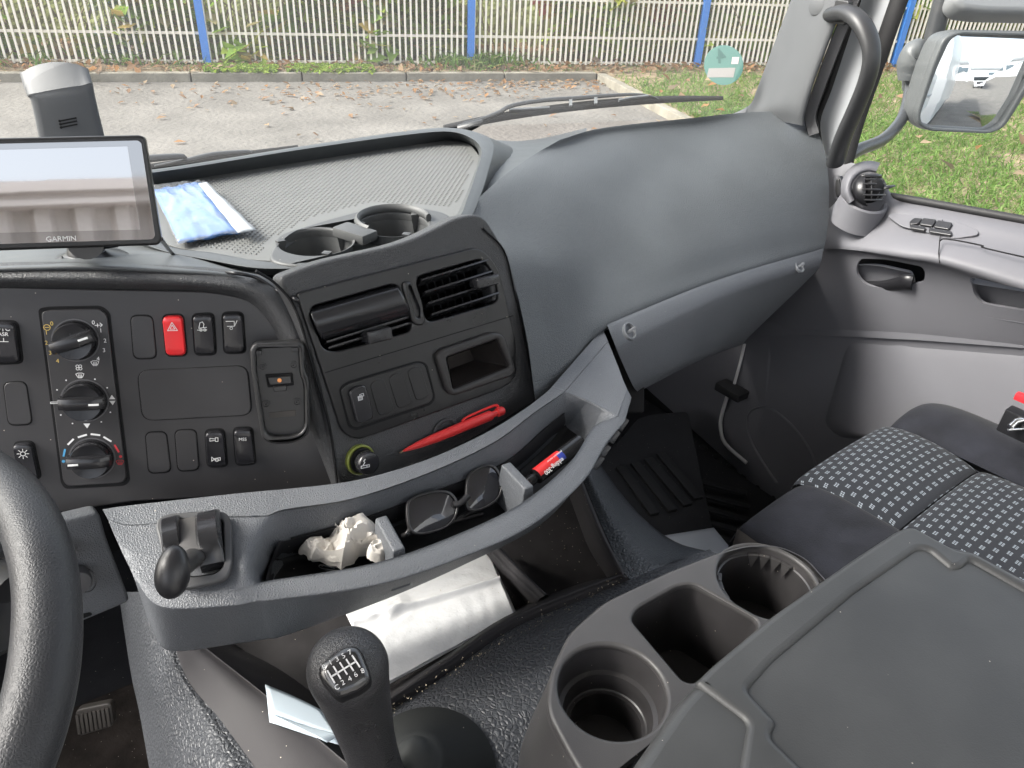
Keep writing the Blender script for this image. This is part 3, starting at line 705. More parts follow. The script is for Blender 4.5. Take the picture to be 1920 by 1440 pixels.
def blank(out, r=.006):
    cx = sum(p[0] for p in out)/4; cy = sum(p[1] for p in out)/4; w = max(p[0] for p in out)-min(p[0] for p in out)
    k = 1+4.5/w
    plate('blank_groove', FP, [(cx+(x-cx)*k, cy+(y-cy)*(1+(k-1)*.7)) for x, y in out], MATTE, dash, .0004, .002, .0002, r*1.1)
    return plate('blank_cover', FP, out, FACIA, dash, .0011, .002, .0005, r)
blank([(245, 593), (285, 592), (293, 671), (251, 672)]); blank([(273, 812), (311, 810), (320, 884), (279, 887)]); blank([(328, 808), (367, 806), (373, 880), (334, 883)])
blank([(6, 718), (48, 716), (60, 795), (16, 797)]); blank([(258, 695), (463, 685), (472, 778), (268, 789)], .010)
sw = {}
sw['haz'] = rocker([(305, 592), (343, 590), (350, 666), (312, 667)], True, name='hazard_switch')
sw['seat'] = rocker([(361, 590), (400, 588), (405, 664), (366, 665)]); sw['tail'] = rocker([(417, 587), (455, 586), (460, 661), (421, 662)])
sw['horn'] = rocker([(385, 807), (420, 805), (426, 874), (389, 875)]); sw['mss'] = rocker([(438, 803), (473, 802), (479, 870), (443, 872)])
sw['asr'] = rocker([(-25, 602), (31, 603), (41, 680), (-14, 682)]); sw['sun'] = rocker([(26, 830), (62, 828), (76, 897), (38, 899)])
K = .0072; SW = .0005
marks(FP, 323, 613, 100, -2, .0042, [[(-1, -.8), (1, -.8), (0, 1), (-1, -.8)], [(-.5, -.48), (.5, -.48), (0, .42), (-.5, -.48)]], WHITE, parent=sw['haz'], h=K, w=.0005)
marks(FP, 379, 612, 100, -2, .0042, [[(-.7, -.4), (-.4, .8), (.1, 1), (.4, .5), (.2, -.3), (-.7, -.4)], [(-1, -.8), (.9, -.8)], [(.2, -.3), (.9, -.2)], circ(-.3, -.8, .25), circ(.5, -.8, .25)], WHITE, parent=sw['seat'], h=K, w=SW)
marks(FP, 435, 610, 100, -2, .0042, [[(-1.2, .9), (.5, .9), (.5, -.2), (-1, -.2)], [(.5, -.2), (1.1, 1)], circ(-.2, -.65, .28)], WHITE, parent=sw['tail'], h=K, w=SW)
marks(FP, 402, 824, 100, -2, .0040, [[(-1, .3), (.2, .1), (.2, -.2), (-1, -.4), (-1, .3)], [(.2, .4), (.8, .4), (.8, -.5), (.2, -.5), (.2, .4)]], WHITE, parent=sw['horn'], h=K, w=SW)
marks(FP, 405, 861, 100, -2, .0038, [[(-1, .6), (-1, -.5), (-.4, 0), (-1, .6)], [(-.4, .15), (1, .4), (1, -.3), (-.4, -.15)], circ(.2, -.2, .4)], WHITE, parent=sw['horn'], h=K, w=SW)
text('MSS', FP, 455, 824, 100, -2, .0030, WHITE, parent=sw['mss'], h=K)
text('ASR', FP, 6, 627, 100, 2, .0032, WHITE, parent=sw['asr'], h=K)
marks(FP, 6, 627, 100, 2, .0042, [[(-.9, 1.6), (.9, 1.6)], [(0, 1.6), (0, .7)], [(0, -.8), (0, -1.4)], [(-.8, -1.5), (.8, -1.5)], circ(-.9, 1.2, .4), circ(.9, 1.2, .4)], WHITE, parent=sw['asr'], h=K, w=.0005)
marks(FP, 43, 851, 100, -2, .0044, [circ(0, 0, .45)]+[[(.65*math.cos(a), .65*math.sin(a)), (1.05*math.cos(a), 1.05*math.sin(a))] for a in [i*math.pi/4 for i in range(8)]], WHITE, parent=sw['sun'], h=K, w=SW)
# heater panel
plate('heater_panel_groove', FP, [(71, 579), (88, 575), (190, 573), (206, 586), (244, 902), (234, 911), (122, 917), (114, 906)], MATTE, dash, .0006, .002, .0002, .012)
hp = plate('heater_panel', FP, [(77, 586), (92, 581), (187, 579), (200, 590), (237, 897), (228, 906), (126, 912), (118, 902)], FACIA, dash, .0022, .004, .0008, .010)
RINGM = mat('knob_ring', (.10, .10, .105), .3, .5)
def knob(cx, cy, rad, ang_px, ptr):
    o = FP.hit(cx, cy, .002); r = (FP.hit(cx+rad, cy, .002)-o).length
    k = lathe('dial', o, FP.n, [(r*1.0, 0), (r*1.0, .002), (r*.955, .0036), (r*.92, .0032), (r*.90, .0105), (r*.86, .0120), (r*.3, .0100), (0, .0098)], mat('dial_black', (.016, .016, .018), .24, .5, var=.08), dash, 48)
    lathe('dial_ring', o, FP.n, [(r*1.07, -.0002), (r*1.07, .0009), (r*1.015, .0009), (r*1.015, -.0002)], RINGM, k, 48)
    u = (FP.hit(cx+ang_px[0], cy+ang_px[1], .002)-o).normalized(); v = FP.n.cross(u)
    g = MB(); rows = []; n = 12
    for i in range(13):
        s = -1+2*i/12; L = r*.97; x = u*s*L; wdt = r*(.30+.03*math.cos(s*1.4)); hh = .0185-.0035*abs(s)**3
        c = o+x
        rows.append([c+v*wdt*1.12+FP.n*.006, c+v*wdt+FP.n*(hh*.75), c+v*wdt*.82+FP.n*(hh*.95), c+v*wdt*.4+FP.n*hh, c-v*wdt*.4+FP.n*hh, c-v*wdt*.82+FP.n*(hh*.95), c-v*wdt+FP.n*(hh*.75), c-v*wdt*1.12+FP.n*.006])
    vs, fs = grid_mesh(rows); fs += [tuple(range(8)), tuple(reversed(range(12*8, 13*8)))]
    gr = mesh('grip', vs, fs, mat('dial_black', (.016, .016, .018), .24), k, 40)
    c = o+u*r*.62*ptr+FP.n*.0186; g = MB(); g.add(*box_geo(c, u*.0042, v*.0009, FP.n*.0003)); g.build('pointer', WHITE, k, 0, bevel=.0002)
knob(142, 638, 42, (100, -33), 1); knob(159, 751, 42.5, (100, -3), 1); knob(173, 859, 41, (100, -6), -1)
H2 = .0026
def T(s, x, y, m=WHITE, sz=.0036): text(s, FP, x, y, 100, -3, sz, m, parent=hp, h=H2)
for s, x, y in (('0', 97, 607), ('1', 87, 624), ('2', 87, 643), ('3', 94, 662), ('4', 108, 677)): T(s, x, y, YEL)
for s, x, y in (('0', 175, 605), ('1', 189, 620), ('2', 197, 639), ('3', 195, 657), ('4', 184, 673)): T(s, x, y)
marks(FP, 88, 614, 100, -3, .0026, [circ(0, 0, 1, n=10), [(-.6, 0), (.6, 0)]], YEL, parent=hp, h=H2, w=.0005)
marks(FP, 185, 610, 100, -3, .0030, [[(-1, 0), (1, .1)], [(.4, .7), (1, .1), (.4, -.5)], [(-.3, .5), (-.3, -.5)]], WHITE, parent=hp, h=H2, w=.0005)
marks(FP, 148, 689, 100, -3, .0022, [circ(.75*math.cos(a), .75*math.sin(a), .55, n=8) for a in (.785, 2.356, 3.927, 5.498)], WHITE, parent=hp, h=H2, w=.0005)
WS = [[(-1.2, .5), (-.6, .8), (.6, .8), (1.2, .5), (.7, -.6), (-.7, -.6), (-1.2, .5)], [(-.4, -.9), (-.4, .3)], [(0, -.9), (0, .3)], [(.4, -.9), (.4, .3)]]
for x, y, m_ in ((178, 681, WHITE), (150, 704, WHITE), (225, 867, REDP)): marks(FP, x, y, 100, -3, .0027, WS, m_, parent=hp, h=H2, w=.0005)
for x, y in ((124, 713), (178, 711), (107, 731), (201, 727), (114, 778), (207, 773), (136, 794), (190, 791)):
    marks(FP, x, y, 100, 0, .0007, [('fill', circ(0, 0, 1, n=8)[:-1])], WHITE, 'dot', hp, h=H2)
marks(FP, 104, 755, 100, -2, .0030, [[(-1.3, .2), (1.3, .2), (1.3, -.25), (-1.3, -.25), (-1.3, .2)]], WHITE, parent=hp, h=H2, w=.0005)
marks(FP, 210, 745, 100, -2, .0026, [('fill', [(-1, -.7), (1, -.7), (0, .9)])], WHITE, parent=hp, h=H2); marks(FP, 211, 755, 100, -2, .0026, [('fill', [(-1, .7), (0, -.9), (1, .7)])], WHITE, parent=hp, h=H2)
marks(FP, 163, 798, 100, -2, .0028, [('fill', [(-1, .7), (0, -.9), (1, .7)])], WHITE, parent=hp, h=H2)
for a, b, m_ in (((127, 834), (138, 823), WHITE), ((146, 820), (163, 815), WHITE), ((170, 814), (188, 816), WHITE), ((194, 819), (209, 828), WHITE), ((119, 856), (122, 842), BLUEP), ((215, 834), (223, 848), REDP)):
    p, q = FP.hit(*a, H2), FP.hit(*b, H2); g = MB(); t = (q-p).normalized(); g.add(*box_geo((p+q)/2, (q-p)/2, FP.n.cross(t)*.0008, FP.n*.0001)); g.build('scale_mark', m_, hp, 0)
for x, y, m_ in ((119, 865, BLUEP), (226, 856, REDP)): marks(FP, x, y, 100, 0, .0014, [('fill', circ(0, 0, 1, n=12)[:-1])], m_, 'scale_mark', hp, h=H2)
# phone cradle on a bracket
cr_ = thing('phone_cradle', 'black plastic phone cradle with four screws mounted beside the switches', 'phone cradle', tuple(FP.hit(525, 740)))
co = [(468, 655), (477, 644), (562, 640), (571, 650), (571, 693), (580, 713), (582, 805), (572, 823), (547, 833), (510, 834), (491, 824), (481, 763), (471, 698)]
ci = [(480, 652), (560, 648), (563, 700), (571, 722), (572, 800), (563, 813), (545, 819), (512, 820), (498, 812), (490, 760), (481, 698)]
CRM = mat('cradle_black', (.021, .021, .022), .34, .5, bump=('noise', 1500, .00004), var=.15)
plate('rim', FP, co, CRM, cr_, .030, .016, .0022, .006, holes=[(ci, .006)])
plate('back_plate', FP, [(x*.985+524*.015, y*.985+740*.015) for x, y in ci], CRM, cr_, .021, .006, .0004, .005)
bkx = FP.hit(525, 735, 0); g = MB(); g.add(*box_geo(bkx+FP.n*.008, FP.u*.013, FP.v*.022, FP.n*.009)); g.build('bracket', CRM, cr_, bevel=.002)
for x, y in ((493, 687), (551, 684), (499, 757), (557, 753)):
    o = FP.hit(x, y, .021); lathe('screw', o, FP.n, [(.0036, 0), (.0036, .0012), (.0028, .0012), (.0026, .0003), (.0019, .0003), (.0019, .0016), (.0008, .0016), (0, .0002)], CRM, cr_, 16)
cn = plate('connector', FP, [(497, 703), (548, 700), (551, 723), (502, 727)], MATTE, cr_, .0235, .003, .0006, .001)
plate('connector_block', FP, [(502, 708), (545, 705), (547, 719), (506, 722)], CRM, cr_, .0252, .003, .0006, .001)
lathe('contact', FP.hit(524, 713, .025), FP.n, [(.0020, 0), (.0020, .0008), (0, .0010)], mat('copper_contact', (.75, .30, .10), .35, metal=.6), cr_, 12)
plate('clip', FP, [(512, 725), (537, 723), (538, 733), (514, 735)], CRM, cr_, .026, .004, .0008, .001)
plate('slot', FP, [(504, 774), (554, 769), (555, 780), (506, 784)], mat('slot_brown', (.05, .045, .04), .6), cr_, .0216, .001, .0002, .0005)
for x, y in ((484, 662), (553, 656)): plate('catch', FP, [(x-6, y-5), (x+7, y-5), (x+7, y+4), (x-6, y+4)], CRM, cr_, .026, .003, .0006, .001)
# ---- vents ----------------------------------------------------------
wall('vent_duct', SP, [(570, 566), (905, 478), (960, 600), (940, 640), (640, 700), (610, 690)], MATTE, dash, -.008, .055, .01)
def Sx(a, b, h): return SP.hit(a, b, h)
# left vent: rolled shut drum flap
rows = []
for t, h in ((0, -.004), (.05, .002), (.14, .007), (.28, .010), (.42, .0105), (.55, .008), (.66, .003), (.72, -.004), (.74, -.012)):
    rows.append([Sx(579+35*t+(166+8*t)*s, 578+85*t-(47-0*t)*s-4*math.sin(s*3.14)*0, h) for s in (0, .1, .3, .5, .7, .9, 1)])
fl = loft('vent_flap', rows, mat('flap_gloss', (.020, .020, .022), .22, .5), dash, 3, 3, smooth=180, thick=.0015)
for t in (.80, .93):
    a = Sx(583+30*t, 578+85*t, -.004); b = Sx(745+38*t, 530+80*t, -.004); ax = (b-a)/2; q = SP.n.cross(ax.normalized())
    g = MB(); g.add(*box_geo((a+b)/2, ax, q*.0012, (SP.n*.9+q*.4).normalized()*.008)); g.build('vent_louver', GLOSSY, dash, bevel=.0008)
def tab(x, y, w, h, ang):
    a = Sx(x-w/2, y+ang/2, .006); b = Sx(x+w/2, y-ang/2, .006); q = SP.n.cross((b-a).normalized())
    g = MB(); g.add(*box_geo((a+b)/2, (b-a)/2, q*h, SP.n*.009)); t = g.build('vent_tab', mat('tab_black', (.022, .022, .024), .2, .5), dash, bevel=.003, seg=3)
    g = MB()
    for i in (-1, 0, 1):
        for j in (-1, 1): g.add(*lathe_geo((a+b)/2+(b-a)*(.22*i+.06*j)+q*(h*.35*j)+SP.n*.009, SP.n, [(.0007, 0), (.0004, .0006), (0, .0007)], 6))
    g.build('grip_dots', BUTTON, t)
tab(705, 628, 46, .0062, 11); tab(908, 527, 42, .0055, 10)
# right vent: open horizontal louvres and a vertical fin row behind
for k, t in enumerate((.02, .30, .56, .82)):
    a = Sx(783+24*t, 530+80*t, -.004); b = Sx(908+26*t, 492+76*t, -.004); ax = (b-a)/2; q = SP.n.cross(ax.normalized())
    if q.dot(V((0, 0, 1))) < 0: q = -q
    g = MB(); g.add(*box_geo((a+b)/2, ax, (q-SP.n*.55).normalized()*.0011, (SP.n+q*.55).normalized()*.0095)); g.build('vent_louver', mat('louver_gloss', (.022, .022, .024), .25, .5), dash, bevel=.0009)
for i in range(9):
    s = (i+.5)/9; a = Sx(785+125*s, 525-37*s, -.022); b = Sx(808+122*s, 612-40*s, -.022); ax = (b-a)/2
    g = MB(); g.add(*box_geo((a+b)/2, ax, SP.n.cross(ax.normalized())*.0006, SP.n*.006)); g.build('vent_fin', GLOSSY, dash, 0)
# thumb wheel between the vents
plate('wheel_bezel', SP, [(757, 528), (772, 528), (800, 600), (792, 612), (775, 608), (757, 545)], GLOSSY, dash, .0075, .006, .002, .008, holes=[([(767, 535), (777, 536), (790, 575), (789, 596), (781, 595), (768, 560)], .006)])
a, b = Sx(770, 538, 0), Sx(787, 592, 0); ax = (b-a)
g = MB(); c = (a+b)/2-SP.n*.006; R_ = ax.length*.62; s_ = SP.n.cross(ax.normalized())
rows = []
for i in range(40):
    an = -1.25+2.5*i/39; r_ = R_*(1-.02*(i % 2)); rows.append([c+ax.normalized()*math.sin(an)*r_+SP.n*(math.cos(an)*r_*.55)+s_*w for w in (-.0038, -.003, .003, .0038)])
vs, fs = grid_mesh(rows); mesh('thumb_wheel', vs, fs, BUTTON, dash, 30)
# seams in the glossy panel
def seam(name, pl, a, b, h, w, parent, m=MATTE):
    p, q = pl.hit(*a, h), pl.hit(*b, h); g = MB(); g.add(*box_geo((p+q)/2, (q-p)/2, pl.n.cross((q-p).normalized())*w/2, pl.n*.00015)); return g.build(name, m, parent, 0)
seam('panel_joint', SP, (609, 699), (962, 592), .0041, .0009, dash)
# switch group
def sp_plate(name, out, top, m, r=.004, t=.003, b=.0006, par=None): return plate(name, SP, out, m, par or dash, top, t, b, r)
sp_plate('switch_bank_groove', [(635, 729), (649, 716), (784, 676), (801, 681), (817, 746), (809, 759), (666, 808), (653, 801)], .0045, MATTE, .006, .002, .0001)
sp_plate('switch_bank', [(639, 731), (651, 720), (783, 680), (797, 684), (813, 745), (806, 755), (667, 803), (657, 798)], .0055, GLOSSY, .006)
for q in ([(694, 722), (706, 711), (720, 711), (741, 771), (711, 781)], [(729, 710), (741, 699), (755, 699), (775, 757), (746, 767)], [(764, 697), (776, 688), (788, 688), (806, 742), (781, 753)]):
    sp_plate('blank_cover', q, .0064, GLOSSY, .006, .002, .0006)
ls = sp_plate('light_switch', [(655, 735), (668, 725), (686, 721), (702, 783), (688, 792), (671, 795)], .0095, BUTTON, .005, .006, .0015)
marks(SP, 677, 745, 100, -32, .0032, [[(-.3, .2), (1, .2), (1, 1), (-.3, 1), (-.3, .2)], [(-1, -.8), (.4, -.8), (.4, .5), (-1, .5), (-1, -.8)], [(-1, -.1), (.4, -.1)], [(-1, .2), (.4, .2)], [(-1, -.5), (.4, -.5)]], WHITE, parent=ls, h=.0098, w=.0005)
# storage pocket
FRM = mat('pocket_frame', (.030, .028, .028), .5, .4, var=.15)
fr = plate('pocket_frame', SP, [(819, 668), (828, 656), (928, 622), (948, 628), (968, 694), (962, 706), (852, 743), (840, 735)], FRM, dash, .010, .008, .003, .008, holes=[([(838, 671), (934, 636), (957, 688), (851, 731)], .003)])
wall('pocket_recess', SP, [(838, 671), (934, 636), (957, 688), (851, 731)], mat('pocket_inside', (.040, .034, .032), .65, .3, var=.3, vscale=40), dash, .004, .055, .003, taper=.80)
# cable hook moulding behind the pen
o = SP.hit(835, 806, .001); lathe('hook_ring', o, SP.n, [(.013, 0), (.013, .0018), (.0115, .0024), (.010, .0014), (.010, 0)], GRAIN, dash, 32, sx=1.3)
# ---- lighter --------------------------------------------------------
o = SP.hit(676, 862, .003)
lg = thing('cigarette_lighter', 'round black push-in cigarette lighter with a pale green ring', 'lighter', tuple(o))
lathe('ring', o, SP.n, [(.0158, -.004), (.0158, .0012), (.0150, .0020), (.0137, .0020), (.0130, .0006), (.0130, -.003)], mat('lime_ring', (.20, .23, .05), .3, .6, alpha=1), lg, 48)
lathe('socket', o, SP.n, [(.0128, .0022), (.0128, .0035), (.0105, .0035), (.0095, -.002), (0, -.002)], BLACK, lg, 40)
kb = lathe('push_knob', o, SP.n, [(.0082, -.002), (.0082, .006), (.0112, .008), (.0118, .010), (.0118, .0165), (.0108, .0180), (.009, .0185), (0, .0187)], BUTTON, lg, 40)
marks(SP, 685, 871, 100, -20, .0045, [[(-1, -.7), (1, -.7), (1, -.2), (-1, -.2), (-1, -.7)], [(.4, -.7), (.4, -.2)], [(-.5, 0), (-.1, .5), (-.4, .8), (.0, 1.2)]], WHITE, parent=kb, h=.0222, w=.0008)
# groove at the right edge of the stack
tube('stack_seam', [SP.hit(x, y, .0008) for x, y in ((905, 428), (945, 470), (963, 540), (980, 620), (996, 700), (1003, 750))], .0018, MATTE, dash, 8, .6, sm=5)
tube('stack_seam', [SP.hit(x, y, .0005) for x, y in ((480, 508), (520, 535), (556, 585), (590, 700), (618, 800), (632, 905))], .0022, MATTE, dash, 8, .6, sm=5)
# ================================================================ helpers for openings
def prism_px(pl, out, top, depth, r=0):
    lp = rnd([pl.loc(pl.hit(x, y, top)) for x, y in out], r); n = len(lp)
    a = [pl.pt(p[0], p[1], top) for p in lp]; b = [pl.pt(p[0], p[1], top-depth) for p in lp]
    return a+b, [tuple(range(n)), tuple(reversed(range(n, 2*n)))]+[(i, n+i, n+(i+1) % n, (i+1) % n) for i in range(n)]
def cut(ob, cutters):
    for vs, fs in cutters:
        me = bpy.data.meshes.new('c'); me.from_pydata([tuple(v) for v in vs], [], fs); b = bmesh.new(); b.from_mesh(me); bmesh.ops.recalc_face_normals(b, faces=b.faces); b.to_mesh(me); b.free()
        co = bpy.data.objects.new('c', me); COL.objects.link(co)
        md = ob.modifiers.new('b', 'BOOLEAN'); md.operation = 'DIFFERENCE'; md.object = co; md.solver = 'EXACT'
        dg = bpy.context.evaluated_depsgraph_get(); nm = bpy.data.meshes.new_from_object(ob.evaluated_get(dg)); ob.modifiers.clear()
        ob.data = nm; bpy.data.objects.remove(co)
    ob.data.set_sharp_from_angle(angle=math.radians(50))
def boxo(name, c, ax, ay, az, m, parent=None, bevel=0, seg=2, smooth=35):
    g = MB(); g.add(*box_geo(c, ax, ay, az)); return g.build(name, m, parent, smooth, bevel, seg)
# ================================================================ firewall and cab side
o = mesh('firewall', [(-.9, 1.35, FZ), (1.42, 1.35, FZ), (1.42, 1.05, -.37), (-.9, 1.05, -.37)], [(0, 1, 2, 3)], MATTE, None, 0); tag(o, kind='structure')
# unseen cab shell added to shade the interior: roof lining, rear wall, driver's door below its window
LIN = mat('roof_lining', (.62, .61, .60), .9, .2)
def sheet(name, pts, m): o = mesh(name, [V(p) for p in pts], [tuple(range(len(pts)))], m, None, 0); tag(o, kind='structure'); return o
sheet('unseen_cab_roof', [(-.97, .95, .56), (1.40, .72, .58), (1.40, -1.05, .66), (-.97, -1.05, .66)], LIN)
sheet('unseen_rear_wall', [(-.97, -1.05, FZ), (1.40, -1.05, FZ), (1.40, -1.05, -.15), (-.97, -1.05, -.15)], LIN)
sheet('unseen_driver_side', [(-.97, 1.35, FZ), (-.97, -1.05, FZ), (-.97, -1.05, -.40), (-.97, 1.2, -.40)], DOORM)
sheet('kick_panel', [(1.405, .50, FZ), (1.405, 1.40, FZ), (1.405, 1.40, -.48), (1.405, .50, -.48)], MATTE)
lbl = 'white painted cab side and box body of the truck, seen in the mirror'
wpaint = mat('white_truck_paint', (.72, .74, .76), .3, .5, coat=.5)
tb = thing('truck_body', lbl, 'truck body', (1.42, 0, -1.2))
g = MB()
g.add([V((1.42, 1.3, -2.0)), V((1.42, -.35, -2.0)), V((1.42, -.35, -.38)), V((1.42, 1.0, -.45)), V((1.42, 1.3, -.6)), V((1.42, -.35, .75)), V((1.42, -1.15, .75)), V((1.42, -1.15, -2.0))], [(0, 1, 2, 3, 4), (1, 7, 6, 5, 2)])
g.add([V((1.42, .62, .75)), V((1.42, -.35, .75)), V((1.42, -.35, .62)), V((1.42, .66, .62))], [(0, 1, 2, 3)])
g.build('cab_side', wpaint, tb, 0)
boxo('cargo_box', V((.62, -5.5, .1)), V((.93, 0, 0)), V((0, 3.6, 0)), V((0, 0, 1.45)), wpaint, tb, .03)
boxo('side_skirt', V((1.38, -4.8, -1.75)), V((.04, 0, 0)), V((0, 3.0, 0)), V((0, 0, .28)), mat('dark_skirt', (.03, .03, .035), .5), tb, .01)
boxo('outer_door_handle', V((1.445, -.15, -.75)), V((.02, 0, 0)), V((0, .10, 0)), V((0, 0, .02)), BLACK, tb, .006)
boxo('trim_line', V((1.427, -.2, -.56)), V((.006, 0, 0)), V((0, .95, 0)), V((0, 0, .012)), mat('grey_line', (.35, .36, .37), .5), tb, .003)
# ================================================================ A PILLAR, HANDLE, WINDOW
TRIM = mat('pillar_trim', (.085, .089, .094), .6, .4, bump=('noise', 1300, .00012), var=.04)
pt_ = thing('pillar_trim', 'grey plastic windscreen pillar trim beside the right hand window', 'pillar trim', tuple(X(1450, 200, 1.34)))
rr = [
 [(1535, -120, 1.40), (1500, -55, 1.38), (1483, 0, 1.37), (1452, 80, 1.36), (1420, 165, 1.36), (1404, 198, 1.36), (1360, 219, 1.37)],
 [(1541, -120, 1.385), (1506, -55, 1.365), (1489, 0, 1.355), (1458, 80, 1.35), (1426, 166, 1.35), (1408, 202, 1.35), (1370, 223, 1.36)],
 [(1590, -120, 1.35), (1560, -55, 1.33), (1540, 0, 1.32), (1508, 80, 1.315), (1476, 165, 1.31), (1462, 200, 1.31), (1440, 225, 1.33)],
 [(1640, -120, 1.345), (1608, -55, 1.325), (1582, 0, 1.315), (1550, 80, 1.31), (1519, 165, 1.305), (1505, 212, 1.305), (1502, 235, 1.31)],
 [(1644, -120, 1.37), (1612, -55, 1.35), (1586, 0, 1.34), (1554, 80, 1.335), (1523, 165, 1.33), (1509, 212, 1.33), (1506, 240, 1.335)],
]
loft('trim_cover', [[X(*q) for q in r] for r in rr], TRIM, pt_, 5, 4, smooth=180)
pl_p = Pl(X(1540, 0, 1.32), X(1592, 0, 1.315), X(1508, 80, 1.315))
lathe('cap', pl_p.hit(1531, 10, .001), pl_p.n, [(.016, -.002), (.016, .0008), (.0148, .0015), (0, .0017)], TRIM, pt_, 32)
# ribbed door seal
sl_ = [(1652, -120), (1623, -55), (1600, 0), (1568, 80), (1536, 165), (1520, 215), (1526, 250)]
sp_ = cr([X(x, y, 1.345) for x, y in sl_], 16)
sthing = thing('door_seal', 'black ribbed rubber door seal running beside the pillar trim', 'seal', tuple(sp_[10]))
tube('seal_strip', sp_, .011, RUBBER, sthing, 10, smooth=60)
g = MB()
for i in range(1, len(sp_)-1):
    for k in (0, .5):
        c = sp_[i].lerp(sp_[i+1], k); t = (sp_[i+1]-sp_[i]).normalized(); s = t.cross(ray(1560, 80)).normalized()
        g.add(*box_geo(c-ray(1560, 80).normalized()*.0125, s*.009, t*.0016, ray(1560, 80).normalized()*.002))
o = g.build('rib', mat('rib_rubber', (.13, .13, .135), .5), sthing, 0); o['kind'] = 'stuff'
# painted door frame
frm = mat('silver_frame', (.55, .57, .59), .35, .5, metal=.1, coat=.3)
q = [(1632, -120), (1600, -20), (1560, 90), (1530, 180), (1524, 230), (1538, 305)]
q2 = [(1742, -120), (1706, -20), (1664, 90), (1632, 180), (1612, 235), (1592, 305)]
mid = [((a[0]*.5+b[0]*.5), (a[1]*.5+b[1]*.5)) for a, b in zip(q, q2)]
loft('window_frame', [[X(x, y, 1.40) for x, y in q], [X(x, y, 1.375) for x, y in mid], [X(x, y, 1.385) for x, y in q2]], frm, door, 5, 5, smooth=180)
tube('frame_seal', [X(x, y, 1.375) for x, y in ((1732, -120), (1693, -20), (1654, 90), (1622, 180), (1602, 240), (1584, 310))], [.016]*6, RUBBER, door, 10, .6, sm=5)
tube('frame_seal', [X(x, y, 1.37) for x, y in ((1640, -120), (1612, -20), (1580, 80), (1552, 165), (1530, 230), (1540, 300))], [.009]*6, RUBBER, door, 10, .6, sm=5)
tube('sill_seal', [X(x, y, 1.372) for x, y in ((1655, 366), (1700, 373), (1780, 387), (2050, 436))], .007, RUBBER, door, 8, sm=4)
GLASS = bpy.data.materials.new('window_glass'); GLASS.use_nodes = True; t = GLASS.node_tree; t.nodes.clear()
ou = t.nodes.new('ShaderNodeOutputMaterial'); mx = t.nodes.new('ShaderNodeMixShader'); tr = t.nodes.new('ShaderNodeBsdfTransparent'); gl = t.nodes.new('ShaderNodeBsdfGlossy'); gl.inputs['Roughness'].default_value = .0
tr.inputs[0].default_value = (.97, .99, .98, 1); fr = t.nodes.new('ShaderNodeFresnel'); fr.inputs[0].default_value = 1.35
t.links.new(fr.outputs[0], mx.inputs[0]); t.links.new(tr.outputs[0], mx.inputs[1]); t.links.new(gl.outputs[0], mx.inputs[2]); tl = t.nodes.new('ShaderNodeBsdfTranslucent'); m3 = t.nodes.new('ShaderNodeMixShader'); m3.inputs[0].default_value = .035
t.links.new(mx.outputs[0], m3.inputs[1]); t.links.new(tl.outputs[0], m3.inputs[2]); t.links.new(m3.outputs[0], ou.inputs[0])
DG = Pl(X(1700, 300, 1.385), X(1900, 300, 1.385), X(1700, 100, 1.385))
mesh('window_pane', [X(x, y, 1.385) for x, y in ((1584, 312), (1656, 372), (2100, 446), (2200, -150), (1738, -150))], [(0, 1, 2, 3, 4)], GLASS, door, 0)
# windscreen
ws = mesh('windscreen', [V((-1.0, 1.36, -.40)), W(850, 238, 1.33), W(1150, 228, 1.36), W(1380, 216, 1.49), X(1405, 198, 1.365), X(1483, 0, 1.375), X(1560, -170, 1.42), V((-1.0, .95, .55))], [(0, 1, 2, 3, 4, 5, 6, 7)], GLASS, None, 0)
tag(ws, 'large clear windscreen above the dashboard', 'windscreen')
# grab handle
hp_ = [(1560, 28, 1.315), (1588, 24, 1.285), (1612, 40, 1.27), (1630, 75, 1.265), (1634, 112, 1.265), (1624, 155, 1.27), (1604, 205, 1.28), (1582, 255, 1.295), (1566, 305, 1.32)]
gh = thing('grab_handle', 'long black curved grab handle fixed to the windscreen pillar', 'grab handle', tuple(X(1600, 120, 1.27)))
HM = mat('handle_black', (.027, .028, .030), .42, .5, bump=('noise', 900, .0002))
tube('handle_bar', [X(*q) for q in hp_], [.017, .0175, .018, .017, .016, .016, .0165, .017, .018], HM, gh, 16, .75, sm=6)
plb = Pl(X(1560, 10, 1.31), X(1590, 10, 1.305), X(1560, 45, 1.31))
plate('bracket', plb, [(1566, -2), (1592, 2), (1583, 48), (1556, 44)], HM, gh, .004, .012, .002, .005)
# ================================================================ DOOR DETAILS
dp = [c for c in door.children if c.name.startswith('door_panel')][0]
solidify(dp.data, .006)
DP = Pl(X(1590, 490, 1.304), X(1780, 530, 1.300), X(1650, 615, 1.335))
ho = [(1586, 512), (1595, 499), (1640, 498), (1712, 514), (1716, 530), (1712, 545), (1640, 556), (1605, 548), (1588, 530)]
po = [(1800, 536), (1812, 532), (2050, 568), (2050, 625), (1900, 602), (1820, 588), (1806, 570)]
cut(dp, [prism_px(DP, ho, .03, .06, .02), prism_px(DP, po, .03, .06, .02)])
wall('handle_recess', DP, [((x-1655)*1.03+1655, (y-527)*1.05+527) for x, y in ho], DOORM, door, -.005, .016, .02, .84)
wall('pull_recess', DP, [((x-1920)*1.02+1920, (y-575)*1.05+575) for x, y in po], DOORM, door, -.006, .035, .02, .86)
hb = [DP.hit(x, y, h) for x, y, h in ((1616, 532, -.014), (1650, 536, -.008), (1680, 533, -.002), (1700, 529, .002), (1711, 530, .000))]
tube('handle_lever', hb, [.006, .0100, .0120, .0150, .0150], BLACK, door, 14, .6, sm=5, up=DP.n)
